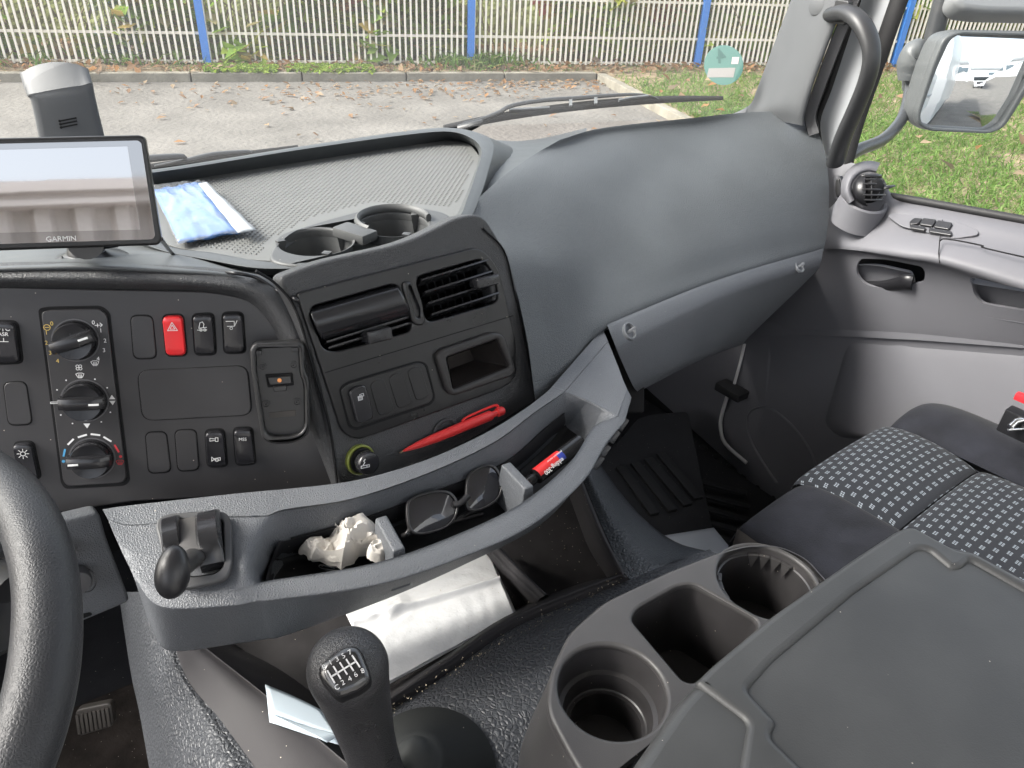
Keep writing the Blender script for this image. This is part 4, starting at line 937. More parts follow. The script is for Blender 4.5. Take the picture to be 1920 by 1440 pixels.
# armrest ledge: switches
AP = Pl(X(1700, 410, 1.335), X(1790, 430, 1.330), X(1700, 440, 1.305))
plate('switch_base', AP, [(1664, 405), (1672, 399), (1785, 411), (1835, 432), (1834, 440), (1790, 447), (1690, 424)], DOORM, door, .0035, .003, .0012, .01)
DB = mat('door_switch_black', (.020, .020, .022), .3, .5)
for out in ([(1706, 414), (1714, 408), (1730, 409), (1722, 419), (1705, 421)], [(1731, 408), (1756, 411), (1748, 424), (1723, 420)], [(1758, 412), (1786, 417), (1779, 430), (1750, 425)],
            [(1708, 420), (1736, 425), (1734, 432), (1706, 427)], [(1742, 426), (1785, 433), (1790, 426), (1780, 441), (1740, 434)][:2]+[(1784, 441), (1741, 434)]):
    plate('window_switch', AP, out, DB, door, .0085, .006, .0012, .003)
seam('armrest_joint', AP, (1762, 450), (1767, 412), .0045, .0012, door)
tube('armrest_joint', [X(x, y, X_) for x, y, X_ in ((1762, 450, 1.283), (1760, 475, 1.272), (1762, 494, 1.268))], .0009, MATTE, door, 6)
tube('armrest_joint', [X(x, y, X_) for x, y, X_ in ((1762, 452, 1.288), (1775, 448, 1.290), (1840, 460, 1.296), (1850, 466, 1.29), (2000, 500, 1.285))], .0012, MATTE, door, 6, sm=4)
# vent pod
VP_ = W(1630, 355, 1.335); vray = -ray(1632, 355).normalized()
pod = lathe('vent_pod', VP_+V((.004, .004, -.020)), V((-.10, -.25, 1)), [(.050, -.045), (.0445, -.030), (.0425, -.012), (.0415, -.003), (.0385, .000), (.035, -.002), (.030, -.02)], DOORM, door, 40, caps=False)
vb = thing('door_air_vent', 'round black swivel air vent with ribs at the front corner of the window', 'air vent', tuple(VP_))
br_ = .0305
def sph(a_, b_, r): a_, b_ = math.radians(a_), math.radians(b_); return VP_+(CRx*math.sin(a_)*math.cos(b_)+CUx*math.sin(b_)+vray*math.cos(a_)*math.cos(b_))*r
lathe('core', VP_, V((0, 0, 1)), [(br_*.80*math.sin(a), -br_*.80*math.cos(a)) for a in [i*math.pi/12 for i in range(13)]], MATTE, vb, 24, smooth=180)
loft('shell', [[sph(a_, b_, br_) for a_ in (-150, -110, -80, -50, -25, -12-8*abs(b_/60))] for b_ in (-80, -60, -40, -20, 0, 20, 40, 55)], BLACK, vb, 3, 3, smooth=180)
RIBM = mat('rib_black', (.030, .030, .032), .32)
for b_ in (-38, -19, 0, 19, 36): tube('vent_rib', [sph(a_, b_, br_*.985) for a_ in range(-24, 100, 12)], .0016, RIBM, vb, 6)
for a_ in (8, 38, 66): tube('vent_fin', [sph(a_, b_, br_*.93) for b_ in range(-45, 48, 9)], .0013, RIBM, vb, 6)
tube('top_band', [sph(a_, 50, br_) for a_ in range(-40, 95, 12)], .0035, BLACK, vb, 8)
tube('vent_tab', [sph(55, 4, br_), sph(60, 6, br_*1.25), sph(72, 8, br_*1.55)], [.004, .0062, .003], BLACK, vb, 10, .5, sm=4)
loft('vent_hood', [[VP_+(CRx*math.cos(math.radians(t))+CUx*math.sin(math.radians(t)))*r_+vray*h_ for t in (215, 190, 165, 140, 115, 90, 68)] for r_, h_ in ((.0315, .004), (.034, .010), (.040, .010), (.046, .000), (.052, -.02))], DOORM, door, 4, 4, smooth=180)
WP = Pl(X(1560, 335, 1.342), X(1590, 335, 1.342), X(1565, 380, 1.333))
plate('wheel_surround', WP, [(1562, 336), (1568, 329), (1576, 329), (1579, 345), (1578, 370), (1570, 376), (1563, 372)], DOORM, door, .010, .010, .002, .006)
plate('vent_wheel', WP, [(1566, 338), (1570, 334), (1574, 336), (1576, 350), (1574, 368), (1568, 370), (1565, 360)], BLACK, door, .0125, .006, .002, .005)
# map pocket bulge, speaker ring, ridges
rows = []
for xl, yl, yy, hh in ((1592, 632, 634, .003), (1585, 655, 656, .014), (1573, 700, 695, .028), (1560, 745, 740, .042), (1550, 780, 785, .055), (1553, 800, 830, .066), (1575, 818, 900, .075)):
    r_ = []
    for s, k in ((0, 0), (.06, .28), (.16, .5), (.32, .72), (.55, .88), (.8, .97), (1, 1)):
        xx = xl+(100+.25*(yl-632))*s; r_.append(X(xx, yl+(yy-yl)*s*0+ (0 if yl < 800 else 6*s), 1.348-hh*.62*k))
    for xx in (1720, 1800, 1900, 2050): r_.append(X(xx, yy+(xx-1660)*.075, 1.348-hh*.63))
    rows.append(r_)
rows.append([p+V((.05, 0, -.03)) for p in rows[-1]])
loft('map_pocket', rows, DOORM, door, 4, 4, smooth=180)
rg = [(1457, 905), (1436, 873), (1413, 833), (1403, 800), (1407, 772), (1430, 762), (1455, 770), (1487, 797), (1513, 830), (1528, 862), (1535, 900)]
tube('speaker_ring', [X(x, y, 1.352) for x, y in rg], .0055, DOORM, door, 10, .5, sm=5)
tube('lower_edge', [X(x, y, 1.345) for x, y in ((1396, 645), (1388, 680), (1376, 722))], .0035, mat('edge_light', (.5, .5, .5), .5), door, 8, sm=4)
tube('lower_edge', [X(x, y, 1.343) for x, y in ((1364, 742), (1354, 775), (1351, 800), (1360, 832), (1400, 868))], .0045, mat('edge_light', (.5, .5, .5)), door, 8, sm=4)
boxo('check_strap', X(1372, 732, 1.33), V((.02, 0, 0)), V((0, .035, 0)), V((0, 0, .010)), RUBBER, door, .004)
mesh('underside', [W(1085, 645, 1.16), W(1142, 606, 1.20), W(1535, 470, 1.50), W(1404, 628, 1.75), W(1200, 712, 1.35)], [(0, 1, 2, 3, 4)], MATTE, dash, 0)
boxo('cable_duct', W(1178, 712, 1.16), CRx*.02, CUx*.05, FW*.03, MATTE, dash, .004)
# sill clips on trim under the dash
for x, y, d in ((1180, 622, .985), (1498, 500, 1.295)):
    c = W(x, y, d); n_ = ((W(1352, 552, 1.16)-W(1152, 644, .99)).cross(W(1138, 608, 1.0)-W(1152, 644, .99))).normalized(); n_ = n_ if n_.dot(c) < 0 else -n_; c = c+n_*.001; lathe('latch_ring', c, n_, [(.0135, -.003), (.0135, .0015), (.0115, .0022), (.0100, -.0015), (0, -.0022)], DASHL, dash, 28, u=CRx, sx=.75)
    boxo('latch_slot', c+n_*.0015, (CRx*.8+CUx*.5).normalized()*.0085, (CUx*.8-CRx*.5).normalized()*.0022, n_*.0012, DASHL, dash, .0008)
# ================================================================ MIRROR
mt = thing('side_mirror', 'rounded grey door mirror on a tubular arm outside the side window', 'mirror', tuple(X(1800, 160, 1.9)))
mc = W(1832, 152, 1.66); rd = V((.16, -.98, -.07)).normalized(); mn = (rd-mc.normalized()).normalized()
MPl = Pl(mc, mc+frame(mn)[0], mc+frame(mn)[1])
if MPl.n.dot(mn) < 0: MPl.n = -MPl.n
MPl.n = mn; MPl.v = mn.cross(MPl.u)
go = [(1782, 76), (1800, 64), (1975, 68), (1965, 90), (1905, 190), (1878, 236), (1855, 247), (1745, 240), (1728, 228), (1727, 214), (1757, 130)]
hoz = [(1770, 72), (1792, 60), (1985, 63), (1972, 96), (1912, 196), (1884, 240), (1858, 251), (1742, 246), (1722, 234), (1720, 212), (1748, 125)]
HSG = mat('mirror_housing', (.075, .080, .082), .45, .5, bump=('noise', 700, .0001), specks=.02)
plate('housing_rim', MPl, hoz, HSG, mt, .004, .02, .004, .018, holes=[(go, .014)])
lp = rnd([MPl.loc(MPl.hit(x, y, 0)) for x, y in hoz], .018); cen = V((sum(p[0] for p in lp)/len(lp), sum(p[1] for p in lp)/len(lp)))
rows = []
for k, dd in ((1, -.012), (1.02, -.03), (.97, -.06), (.85, -.085), (.6, -.10), (.2, -.105)):
    rows.append([MPl.pt(*(cen+(V(p)-cen)*k), dd) for p in lp])
vs, fs = grid_mesh(rows, True); mesh('housing', vs, fs, HSG, mt, 180)
MIR = mat('mirror_glass', (.88, .90, .92), .0, metal=1)
MIR.node_tree.nodes['Principled BSDF'].inputs['Roughness'].default_value = .008
gp = rnd([MPl.loc(MPl.hit(x, y, 0)) for x, y in go], .014); c2 = V((sum(p[0] for p in gp)/len(gp), sum(p[1] for p in gp)/len(gp)))
RC = .62; rows = []
for k in [1-i/10 for i in range(10)]+[.02]:
    ring = []
    for p in gp:
        q_ = c2+(V(p)-c2)*k; d2 = (q_-c2).length; ring.append(MPl.pt(q_[0], q_[1], (RC-math.sqrt(RC*RC-0)) - (RC-math.sqrt(RC*RC-d2*d2)) + .004*0 - .0005))
    rows.append(ring)
vs, fs = grid_mesh(rows, True); fs.append(tuple(range((len(rows)-1)*len(gp), len(rows)*len(gp))))
mesh('mirror_pane', vs, fs, MIR, mt, 180)
ARM = mat('arm_black', (.035, .037, .040), .35, .5)
tube('arm', [X(x, y, v) for x, y, v in ((1585, 296, 1.50), (1612, 280, 1.56), (1655, 262, 1.68), (1688, 228, 1.80), (1702, 190, 1.87), (1708, 140, 1.92))], .013, ARM, mt, 14, sm=6)
tube('upper_arm', [X(x, y, v) for x, y, v in ((1736, 120, 1.95), (1748, 80, 1.95), (1766, 10, 1.95), (1790, -60, 1.95))], .021, ARM, mt, 14, sm=4)
tube('pivot', [X(1706, 150, 1.90), X(1712, 120, 1.90), X(1722, 100, 1.90), X(1735, 96, 1.9)], [.026, .036, .036, .02], HSG, mt, 16, sm=5)
boxo('hub', X(1722, 130, 1.93), CRx*.028, CUx*.045, FW*.03, HSG, mt, .012, 4)
m2 = thing('upper_mirror', 'lower edge of the second mirror housing above the door mirror', 'mirror', tuple(X(1860, 0, 1.9)))
pl2_ = Pl(W(1800, 0, 1.66), W(1900, 10, 1.66), W(1820, -80, 1.66))
plate('housing', pl2_, [(1795, -60), (1790, 0), (1806, 16), (1850, 21), (1990, 24), (2000, -60)], mat('upper_housing_grey', (.16, .165, .17), .5), m2, .01, .06, .012, .012)
# ================================================================ WORLD SEEN IN THE MIRROR AND THE SCREEN
conc = mat('pale_hall_wall', (.55, .57, .58), .7, .3, var=.05)
hall = thing('industrial_hall', 'long pale grey hall with window bands behind the truck, seen in the mirror', 'hall', (30, -60, GZ))
boxo('wall', V((22, -62, GZ+3.5)), V((34, 0, 0)), V((0, 4, 0)), V((0, 0, 3.5)), conc, hall)
boxo('roof_edge', V((22, -57.9, GZ+6.8)), V((34, 0, 0)), V((0, .15, 0)), V((0, 0, .35)), mat('roof_grey', (.25, .27, .29), .6), hall)
for i in range(8): boxo('window', V((-4+i*6.5, -57.9, GZ+4.2)), V((2.4, 0, 0)), V((0, .08, 0)), V((0, 0, .8)), mat('hall_glass', (.12, .16, .19), .15), hall)
pk_ = thing('parked_truck', 'white box truck parked far behind, seen in the mirror', 'truck', (6.5, -24, GZ))
boxo('cargo_box', V((6.5, -29, GZ+2.4)), V((1.25, 0, 0)), V((0, 4.0, 0)), V((0, 0, 1.4)), wpaint, pk_, .05)
boxo('cab', V((6.5, -23.8, GZ+1.6)), V((1.15, 0, 0)), V((0, .9, 0)), V((0, 0, 1.1)), wpaint, pk_, .12, 3)
boxo('windscreen', V((6.5, -22.88, GZ+2.0)), V((1.0, 0, 0)), V((0, .03, 0)), V((0, 0, .38)), mat('dark_glass', (.02, .025, .03), .1), pk_, .01)
boxo('grille', V((6.5, -22.88, GZ+1.15)), V((.6, 0, 0)), V((0, .03, 0)), V((0, 0, .25)), mat('grille_dark', (.04, .04, .045), .5), pk_, .01)
boxo('bumper', V((6.5, -22.85, GZ+.6)), V((1.15, 0, 0)), V((0, .1, 0)), V((0, 0, .2)), wpaint, pk_, .03)
for s in (-1, 1):
    boxo('headlight', V((6.5+s*.85, -22.86, GZ+.75)), V((.2, 0, 0)), V((0, .05, 0)), V((0, 0, .12)), mat('lamp_glass', (.5, .52, .55), .1), pk_, .02)
    lathe('wheel', V((6.5+s*1.15, -23.8, GZ+.5)), V((s, 0, 0)), [(.5, -.25), (.5, 0), (.3, .02), (0, .0)], RUBBER, pk_, 24)
# ribbed hall wall beside the driver's door: it mirrors in the navigation screen
gpl = Pl(W(0, 258, .585), W(268, 253, .612), W(302, 456, .600))
gn = V((-.26, -.90, .26)).normalized()
gc = W(130, 360, .60); gpl = Pl(gc, gc+frame(gn, V((1, 0, 0)))[0], gc+frame(gn, V((1, 0, 0)))[1]); gpl.n = gn; gpl.v = gn.cross(gpl.u)
def refl(x, y):
    d = ray(x, y).normalized(); return gpl.hit(x, y), (d-2*d.dot(gn)*gn).normalized()
p0, r0 = refl(120, 345); rh = V((r0.x, r0.y, 0)).normalized(); print('reflect dir', r0)
D = 9.0; wc = p0+r0*(D/V((r0.x, r0.y)).length); topz = wc.z; sdir = V((rh.y, -rh.x, 0))
rib = mat('ribbed_cladding', (.52, .49, .475), .6, .3, var=.05)
hw = thing('ribbed_shed', 'beige shed with ribbed metal cladding beside the truck, mirrored in the screen', 'shed', (wc.x, wc.y, GZ))
pr = []; N_ = 30; pit = .40
for i in range(-N_, N_):
    if (V((wc.x, wc.y, 0))+sdir*(i*pit)).x > -2.4: continue
    for a, b in ((0, 0), (.35, 0), (.5, .12), (.85, .12)): pr.append(sdir*((i+a)*pit)+rh*(.12-b))
base = V((wc.x, wc.y, 0)); vs = [base+p+V((0, 0, z)) for z in (GZ-.1, topz-.24) for p in pr]; n = len(pr)
mesh('cladding', vs, [(i, i+1, n+i+1, n+i) for i in range(n-1)], rib, hw, 0)
ix = [i for i in range(-N_, N_) if (V((wc.x, wc.y, 0))+sdir*(i*pit)).x <= -2.4]; e0, e1 = base+sdir*(min(ix)*pit), base+sdir*((max(ix)+1)*pit)
for z0, z1, of in ((-.26, -.20, -.06), (-.20, -.12, 0), (-.12, 0, -.10)):
    boxo('eaves_trim', (e0+e1)/2+V((0, 0, topz+(z0+z1)/2))+rh*of*.5, (e1-e0)/2, rh*(.10+abs(of)*.6), V((0, 0, (z1-z0)/2)), mat('eaves_beige', (.62, .58, .56), .5), hw)
# ================================================================ TUNNEL, BINS
def zz(r): return [Z(*q) for q in r]
rimL = [(330, 1180, -.66), (345, 1200, -.645), (400, 1240, -.635), (500, 1312, -.63), (620, 1402, -.625), (700, 1470, -.62)]
rimR = [(700, 1340, -.640), (760, 1300, -.635), (850, 1245, -.632), (960, 1170, -.630), (1090, 1118, -.628), (1178, 1082, -.626)]
tun = thing('engine_tunnel', 'engine tunnel covered in black crackle grained leatherette', 'engine cover', tuple(Z(900, 1300, -.63)))
coverR = [
 [(640, 1500, -.625), (716, 1352, -.640), (765, 1312, -.636), (852, 1254, -.633), (962, 1178, -.631), (1092, 1124, -.629), (1178, 1088, -.627), (1240, 1062, -.627), (1330, 1030, -.64)],
 [(660, 1510, -.615), (730, 1380, -.620), (785, 1338, -.618), (870, 1280, -.616), (985, 1205, -.615), (1110, 1145, -.614), (1195, 1105, -.614), (1260, 1072, -.616), (1345, 1038, -.63)],
 [(760, 1520, -.600), (820, 1430, -.605), (870, 1385, -.604), (960, 1315, -.604), (1060, 1235, -.604), (1170, 1170, -.606), (1260, 1120, -.610), (1330, 1080, -.615), (1390, 1050, -.63)],
 [(900, 1540, -.600), (960, 1480, -.605), (1000, 1440, -.605), (1080, 1360, -.605), (1180, 1280, -.606), (1280, 1200, -.61), (1360, 1150, -.615), (1420, 1100, -.62), (1480, 1060, -.64)],
]
loft('grained_cover', [zz(r) for r in coverR], SKIN_COVER, tun, 5, 6, smooth=180)
sideR = [
 [(1086, 880, -.640), (1112, 945, -.637), (1140, 1010, -.634), (1180, 1085, -.628), (1240, 1060, -.627)],
 [(1100, 868, -.640), (1130, 930, -.638), (1165, 985, -.636), (1225, 1050, -.632), (1290, 1045, -.635)],
 [(1118, 870, -.70), (1150, 920, -.70), (1195, 970, -.70), (1250, 1015, -.70), (1330, 1035, -.70)],
 [(1125, 870, -.90), (1165, 925, -.90), (1210, 975, -.90), (1265, 1015, -.90), (1340, 1040, -.90)],
]
loft('grained_cover', [zz(r) for r in sideR], mat('tunnel_leather_fine', (.045, .050, .056), .45, .5, bump=('leather', 210, .0008), var=.12, vscale=8), tun, 5, 5, smooth=180)
sideL = [
 [(222, 1110, -.80), (245, 1260, -.80), (262, 1340, -.80), (290, 1500, -.80)],
 [(250, 1110, -.70), (280, 1260, -.70), (305, 1340, -.70), (345, 1500, -.70)],
 [(275, 1110, -.655), (320, 1250, -.655), (370, 1340, -.65), (440, 1500, -.64)],
 [(305, 1110, -.652), (345, 1262, -.650), (415, 1352, -.645), (520, 1500, -.635)],
]
loft('grained_cover', [zz(r) for r in sideL], SKIN_COVER, tun, 6, 5, smooth=180)
# walls of the left bin (grey plastic)
BIN = mat('bin_plastic', (.030, .028, .030), .68, .35, bump=('noise', 1200, .0001), var=.12, vscale=20, specks=.04)
wl = [
 [(318, 1200, -.658), (342, 1264, -.652), (412, 1355, -.646), (520, 1500, -.636)],
 [(330, 1195, -.640), (372, 1238, -.636), (470, 1330, -.632), (610, 1500, -.625)],
 [(345, 1185, -.638), (395, 1226, -.634), (500, 1308, -.630), (690, 1470, -.622)],
 [(350, 1180, -.650), (402, 1222, -.645), (508, 1303, -.640), (700, 1465, -.632)],
 [(360, 1160, -.74), (420, 1200, -.74), (540, 1260, -.74), (720, 1400, -.74)],
]
bins = thing('storage_tray', 'open black storage tray under the console with a divided right compartment', 'storage tray', tuple(Z(800, 1150, -.72)))
loft('side_wall', [zz(r) for r in wl], BIN, bins, 6, 4, smooth=180)
wf = [
 [(690, 1352, -.642), (765, 1312, -.636), (852, 1254, -.633), (962, 1178, -.631), (1092, 1124, -.629), (1178, 1088, -.627)],
 [(688, 1345, -.628), (758, 1300, -.625), (846, 1243, -.624), (956, 1168, -.623), (1088, 1112, -.622), (1174, 1080, -.622)],
 [(682, 1338, -.632), (750, 1292, -.629), (838, 1234, -.628), (948, 1160, -.627), (1082, 1104, -.626), (1168, 1074, -.625)],
 [(670, 1330, -.72), (740, 1285, -.72), (830, 1228, -.72), (940, 1155, -.72), (1070, 1100, -.72), (1150, 1080, -.72)],
]
loft('front_rim', [zz(r) for r in wf], BIN, bins, 6, 4, smooth=180)
g = MB(); vs = zz([(300, 1100, -.73), (720, 1420, -.73), (1190, 1080, -.73), (1060, 820, -.73), (700, 950, -.73)]); mesh('tray_floor', vs, [(0, 1, 2, 3, 4)], mat('tray_floor_black', (.024, .022, .023), .6, .3, var=.3, vscale=30, specks=.04), bins, 0)
wr = [
 [(1070, 850, -.625), (1088, 890, -.630), (1112, 950, -.630), (1140, 1015, -.628), (1176, 1084, -.623)],
 [(1060, 852, -.625), (1078, 892, -.628), (1102, 955, -.628), (1130, 1018, -.626), (1166, 1082, -.621)],
 [(1040, 870, -.72), (1058, 905, -.72), (1080, 965, -.72), (1105, 1030, -.72), (1140, 1085, -.72)],
]
loft('end_wall', [zz(r) for r in wr], BIN, bins, 5, 3, smooth=180)
# divider with a stepped block
dv = [[(916, 1036, -.650), (950, 1075, -.652), (1008, 1128, -.655)], [(922, 1030, -.640), (958, 1066, -.642), (1015, 1120, -.645)], [(940, 1028, -.640), (972, 1064, -.642), (1026, 1115, -.645)], [(944, 1036, -.72), (978, 1078, -.72), (1030, 1125, -.72)]]
dv = [[(900, 1050, -.73), (940, 1092, -.73), (1000, 1150, -.73)]]+dv
loft('divider', [zz(r) for r in dv], BIN, bins, 5, 3, smooth=180)

# crumbs
crm = mat('crumb', (.42, .36, .26), .9)
g = MB()
def crumb(p, s): 
    vs = [p+V(tuple(rng.normal(size=3)*s)) for _ in range(4)]; g.add(vs, [(0, 1, 2), (0, 3, 1), (1, 3, 2), (0, 2, 3)])
for i in range(150): t = rng.random(); crumb(Z(700+t*480+rng.normal()*5, 1350-270*t-12*math.sin(t*3.14)+rng.normal()*5, -.618), .0006)
for i in range(26): crumb(Z(1060+rng.normal()*24, 1010+rng.normal()*28, -.728), .0006)
for i in range(60): crumb(Z(800+rng.random()*300, 1300-rng.random()*200, -.60), .0004)
# ================================================================ CUP HOLDER UNIT
cu_ = thing('cup_holder_console', 'dark grey cup holder console with two round cups and a square bin', 'cup holder', tuple(Z(1200, 1250, -.55)))
CZ = -.50; CP = Zp(CZ)
def circ_hole(cx, cy, r):
    c = CP.loc(CP.hit(cx, cy)); return [(c[0]+r*math.cos(a), c[1]+r*math.sin(a)) for a in [i*2*math.pi/64 for i in range(64)]]
r1, r3 = .0415, .0440
h1 = circ_hole(1148, 1292, r1); h3 = circ_hole(1438, 1088, r3)
h2 = rnd([CP.loc(CP.hit(x, y)) for x, y in ((1182, 1160), (1196, 1140), (1270, 1098), (1300, 1094), (1420, 1162), (1420, 1180), (1300, 1280), (1280, 1275))], .010)
out = [(1024, 1330), (1030, 1262), (1066, 1186), (1132, 1128), (1250, 1072), (1350, 1033), (1400, 1020), (1460, 1020), (1515, 1045), (1545, 1080), (1640, 1180), (1420, 1420), (1300, 1520), (1120, 1500), (1060, 1400)]
lo = rnd([CP.loc(CP.hit(x, y)) for x, y in out], .012)
me = curve_plate(CP, [lo, h1, h2, h3], 0, .008, .0032, 3); me.name = 'top_plate'; link('top_plate', me, CUPM, cu_)
cen = V((sum(p[0] for p in lo)/len(lo), sum(p[1] for p in lo)/len(lo))); rows = []
for k, dd in ((.002, -.002), (0, -.006), (-.001, -.012), (-.004, -.03), (-.013, -.075), (-.022, -.13)): rows.append([CP.pt(p[0], p[1], dd) for p in inset(lo, k)])
vs, fs = grid_mesh(rows, True); mesh('skirt', vs, fs, CUPM, cu_, 180)
def up_c(h): return V((sum(p[0] for p in h)/len(h), sum(p[1] for p in h)/len(h)))
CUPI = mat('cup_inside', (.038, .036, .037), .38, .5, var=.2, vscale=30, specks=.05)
c1 = up_c(h1); p1 = CP.pt(c1.x, c1.y)
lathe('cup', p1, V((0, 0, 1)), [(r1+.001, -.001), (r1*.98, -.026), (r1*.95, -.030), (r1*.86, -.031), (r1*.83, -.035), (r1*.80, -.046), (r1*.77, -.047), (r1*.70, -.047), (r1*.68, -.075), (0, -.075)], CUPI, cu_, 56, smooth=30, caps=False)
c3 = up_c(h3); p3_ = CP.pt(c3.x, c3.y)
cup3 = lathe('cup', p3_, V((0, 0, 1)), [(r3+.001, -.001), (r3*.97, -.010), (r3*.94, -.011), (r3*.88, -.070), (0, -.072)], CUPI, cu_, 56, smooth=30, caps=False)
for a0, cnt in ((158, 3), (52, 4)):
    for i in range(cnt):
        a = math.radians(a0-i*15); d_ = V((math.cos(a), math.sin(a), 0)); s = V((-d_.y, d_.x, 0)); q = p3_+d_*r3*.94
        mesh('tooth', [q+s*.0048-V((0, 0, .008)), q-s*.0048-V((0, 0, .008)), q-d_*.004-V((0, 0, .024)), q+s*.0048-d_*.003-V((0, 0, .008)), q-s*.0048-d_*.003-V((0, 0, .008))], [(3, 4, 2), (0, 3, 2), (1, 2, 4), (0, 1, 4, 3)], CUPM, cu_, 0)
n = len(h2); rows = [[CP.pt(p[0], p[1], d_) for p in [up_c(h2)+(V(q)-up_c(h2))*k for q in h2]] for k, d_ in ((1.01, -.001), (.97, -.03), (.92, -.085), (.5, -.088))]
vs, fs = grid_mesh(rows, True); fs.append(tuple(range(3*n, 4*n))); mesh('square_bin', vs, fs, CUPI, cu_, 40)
# ================================================================ ARMREST BOX WITH LID
bx_ = thing('armrest_box', 'large dark grey storage box with a recessed flat lid beside the seat', 'storage box', tuple(Z(1650, 1250, -.5)))
LZ = -.445; LP = Zp(LZ)
lid_o = [(1303, 1277), (1335, 1245), (1450, 1150), (1600, 1045), (1685, 990), (1712, 984), (1755, 1008), (1796, 1030), (1822, 1032), (2100, 1180), (2300, 1700), (1420, 1800), (1386, 1440), (1402, 1350), (1350, 1312)]
rec = [(1402, 1292), (1450, 1238), (1600, 1112), (1722, 1028), (1742, 1028), (1785, 1064), (1806, 1062), (1822, 1048), (2060, 1185), (2200, 1650), (1600, 1600), (1508, 1440), (1446, 1380), (1458, 1352)]
plate('lid', LP, lid_o, LIDM, bx_, 0, .016, .0055, [.004, .01, .01, .01, .01, .006, .01, .004, .003, 0, 0, 0, .01, .006, .01], holes=[(rec, .004)], res=4)
plate('lid_panel', LP, [(x-3, y+3) for x, y in [(1385, 1290), (1450, 1225), (1600, 1100), (1735, 1012), (1830, 1035), (2080, 1170), (2230, 1680), (1580, 1620), (1440, 1400)]], LIDM, bx_, -.0075, .003, .0003, .002)
ho_ = [(1296, 1284), (1272, 1318), (1190, 1430), (1130, 1560), (1420, 1800), (1400, 1500), (1390, 1440), (1396, 1350)]
body = [(1290, 1290), (1450, 1155), (1600, 1050), (1690, 993), (1760, 1012), (2100, 1190), (2300, 1720), (1420, 1820), (1100, 1600), (1180, 1440), (1262, 1322)]
plate('box_body', LP, body, LIDM, bx_, -.0035, .2, .010, [.02, .01, .01, .01, .02, 0, 0, 0, .01, .01, .02], res=4)
# ================================================================ PASSENGER SEAT
st_ = thing('passenger_seat', 'passenger seat with dark velour bolsters and dotted patterned centre', 'seat', (1.05, .1, -.75))
VEL = mat('velour', (.015, .016, .021), .85, .2, bump=('noise', 500, .0006), var=.35, vscale=22, sheen=.06)
PT = bpy.data.materials.new('dotted_cloth'); PT.use_nodes = True; t = PT.node_tree; N = t.nodes; L = t.links; b = N['Principled BSDF']; b.inputs['Roughness'].default_value = .9; b.inputs['Sheen Weight'].default_value = .03
tc = N.new('ShaderNodeTexCoord'); se = N.new('ShaderNodeSeparateXYZ'); L.new(tc.outputs['Object'], se.inputs[0])
def M_(op, a, b_=None, c_=None):
    n = N.new('ShaderNodeMath'); n.operation = op
    for i, q in enumerate((a, b_, c_)):
        if q is None: continue
        if isinstance(q, (int, float)): n.inputs[i].default_value = q
        else: L.new(q, n.inputs[i])
    return n.outputs[0]
yz = M_('SUBTRACT', se.outputs[1], M_('MULTIPLY', M_('ADD', se.outputs[2], .72), .8))
v_ = M_('MULTIPLY', yz, 1/.0145); rw = M_('FLOOR', v_); u_ = M_('ADD', M_('MULTIPLY', se.outputs[0], 1/.0185), M_('MULTIPLY', M_('MODULO', M_('ADD', rw, 1000), 2), .5))
fu, fv = M_('FRACT', u_), M_('FRACT', v_)
def sq(x, c, h): return M_('LESS_THAN', M_('ABSOLUTE', M_('SUBTRACT', x, c)), h)
inx = M_('ADD', M_('ADD', sq(fu, .34, .055), sq(fu, .5, .055)), sq(fu, .66, .055)); iny = M_('ADD', sq(fv, .38, .085), sq(fv, .62, .085)); mk = M_('MULTIPLY', inx, iny)
mi = N.new('ShaderNodeMix'); mi.data_type = 'RGBA'; L.new(mk, mi.inputs[0]); mi.inputs[6].default_value = (.013, .015, .020, 1); mi.inputs[7].default_value = (.22, .25, .28, 1); L.new(mi.outputs[2], b.inputs['Base Color'])
nb = N.new('ShaderNodeTexNoise'); nb.inputs['Scale'].default_value = 900; L.new(tc.outputs['Object'], nb.inputs['Vector']); bp = N.new('ShaderNodeBump'); bp.inputs['Distance'].default_value = .0004; L.new(nb.outputs[0], bp.inputs['Height']); L.new(bp.outputs[0], b.inputs['Normal'])
def seat_rows(xs, ys):   # xs: (x, dz) ys: (y, z)
    return [[V((x+ox, y, z+dz)) for x, dz, ox in xs] for y, z in ys]
ysF = [(.415, -.80), (.432, -.765), (.432, -.735), (.418, -.722), (.38, -.713), (.33, -.712), (.285, -.718), (.272, -.724)]
ysR = [(.270, -.724), (.258, -.716), (.20, -.708), (.10, -.706), (0, -.708), (-.3, -.72)]
cen_x = [(.925, -.010, 0), (.932, -.003, 0), (.96, .003, 0), (1.06, .006, 0), (1.15, .003, 0), (1.182, -.003, 0), (1.19, -.010, 0)]
loft('centre_cushion', seat_rows(cen_x, ysF), PT, st_, 4, 3, smooth=180); loft('rear_cushion', seat_rows(cen_x, ysR), PT, st_, 4, 3, smooth=180)
ysB = [(.395, -.82), (.425, -.77), (.425, -.735), (.405, -.716), (.36, -.705), (.27, -.700), (.15, -.696), (0, -.695), (-.3, -.70)]
loft('bolster', seat_rows([(.930, -.014, 0), (.922, -.008, 0), (.895, -.006, 0), (.85, -.009, 0), (.806, -.014, 0), (.786, -.020, 0), (.778, -.030, 0), (.776, -.036, 0)], ysB), VEL, st_, 3, 4, smooth=180)
loft('bolster', seat_rows([(1.185, -.016, 0), (1.193, -.004, 0), (1.22, .008, 0), (1.26, .012, 0), (1.30, .004, 0), (1.322, -.010, 0), (1.328, -.04, 0)], ysB), VEL, st_, 3, 4, smooth=180)
SIDE = mat('seat_side', (.085, .078, .075), .6, .4, bump=('noise', 700, .0003), var=.12)
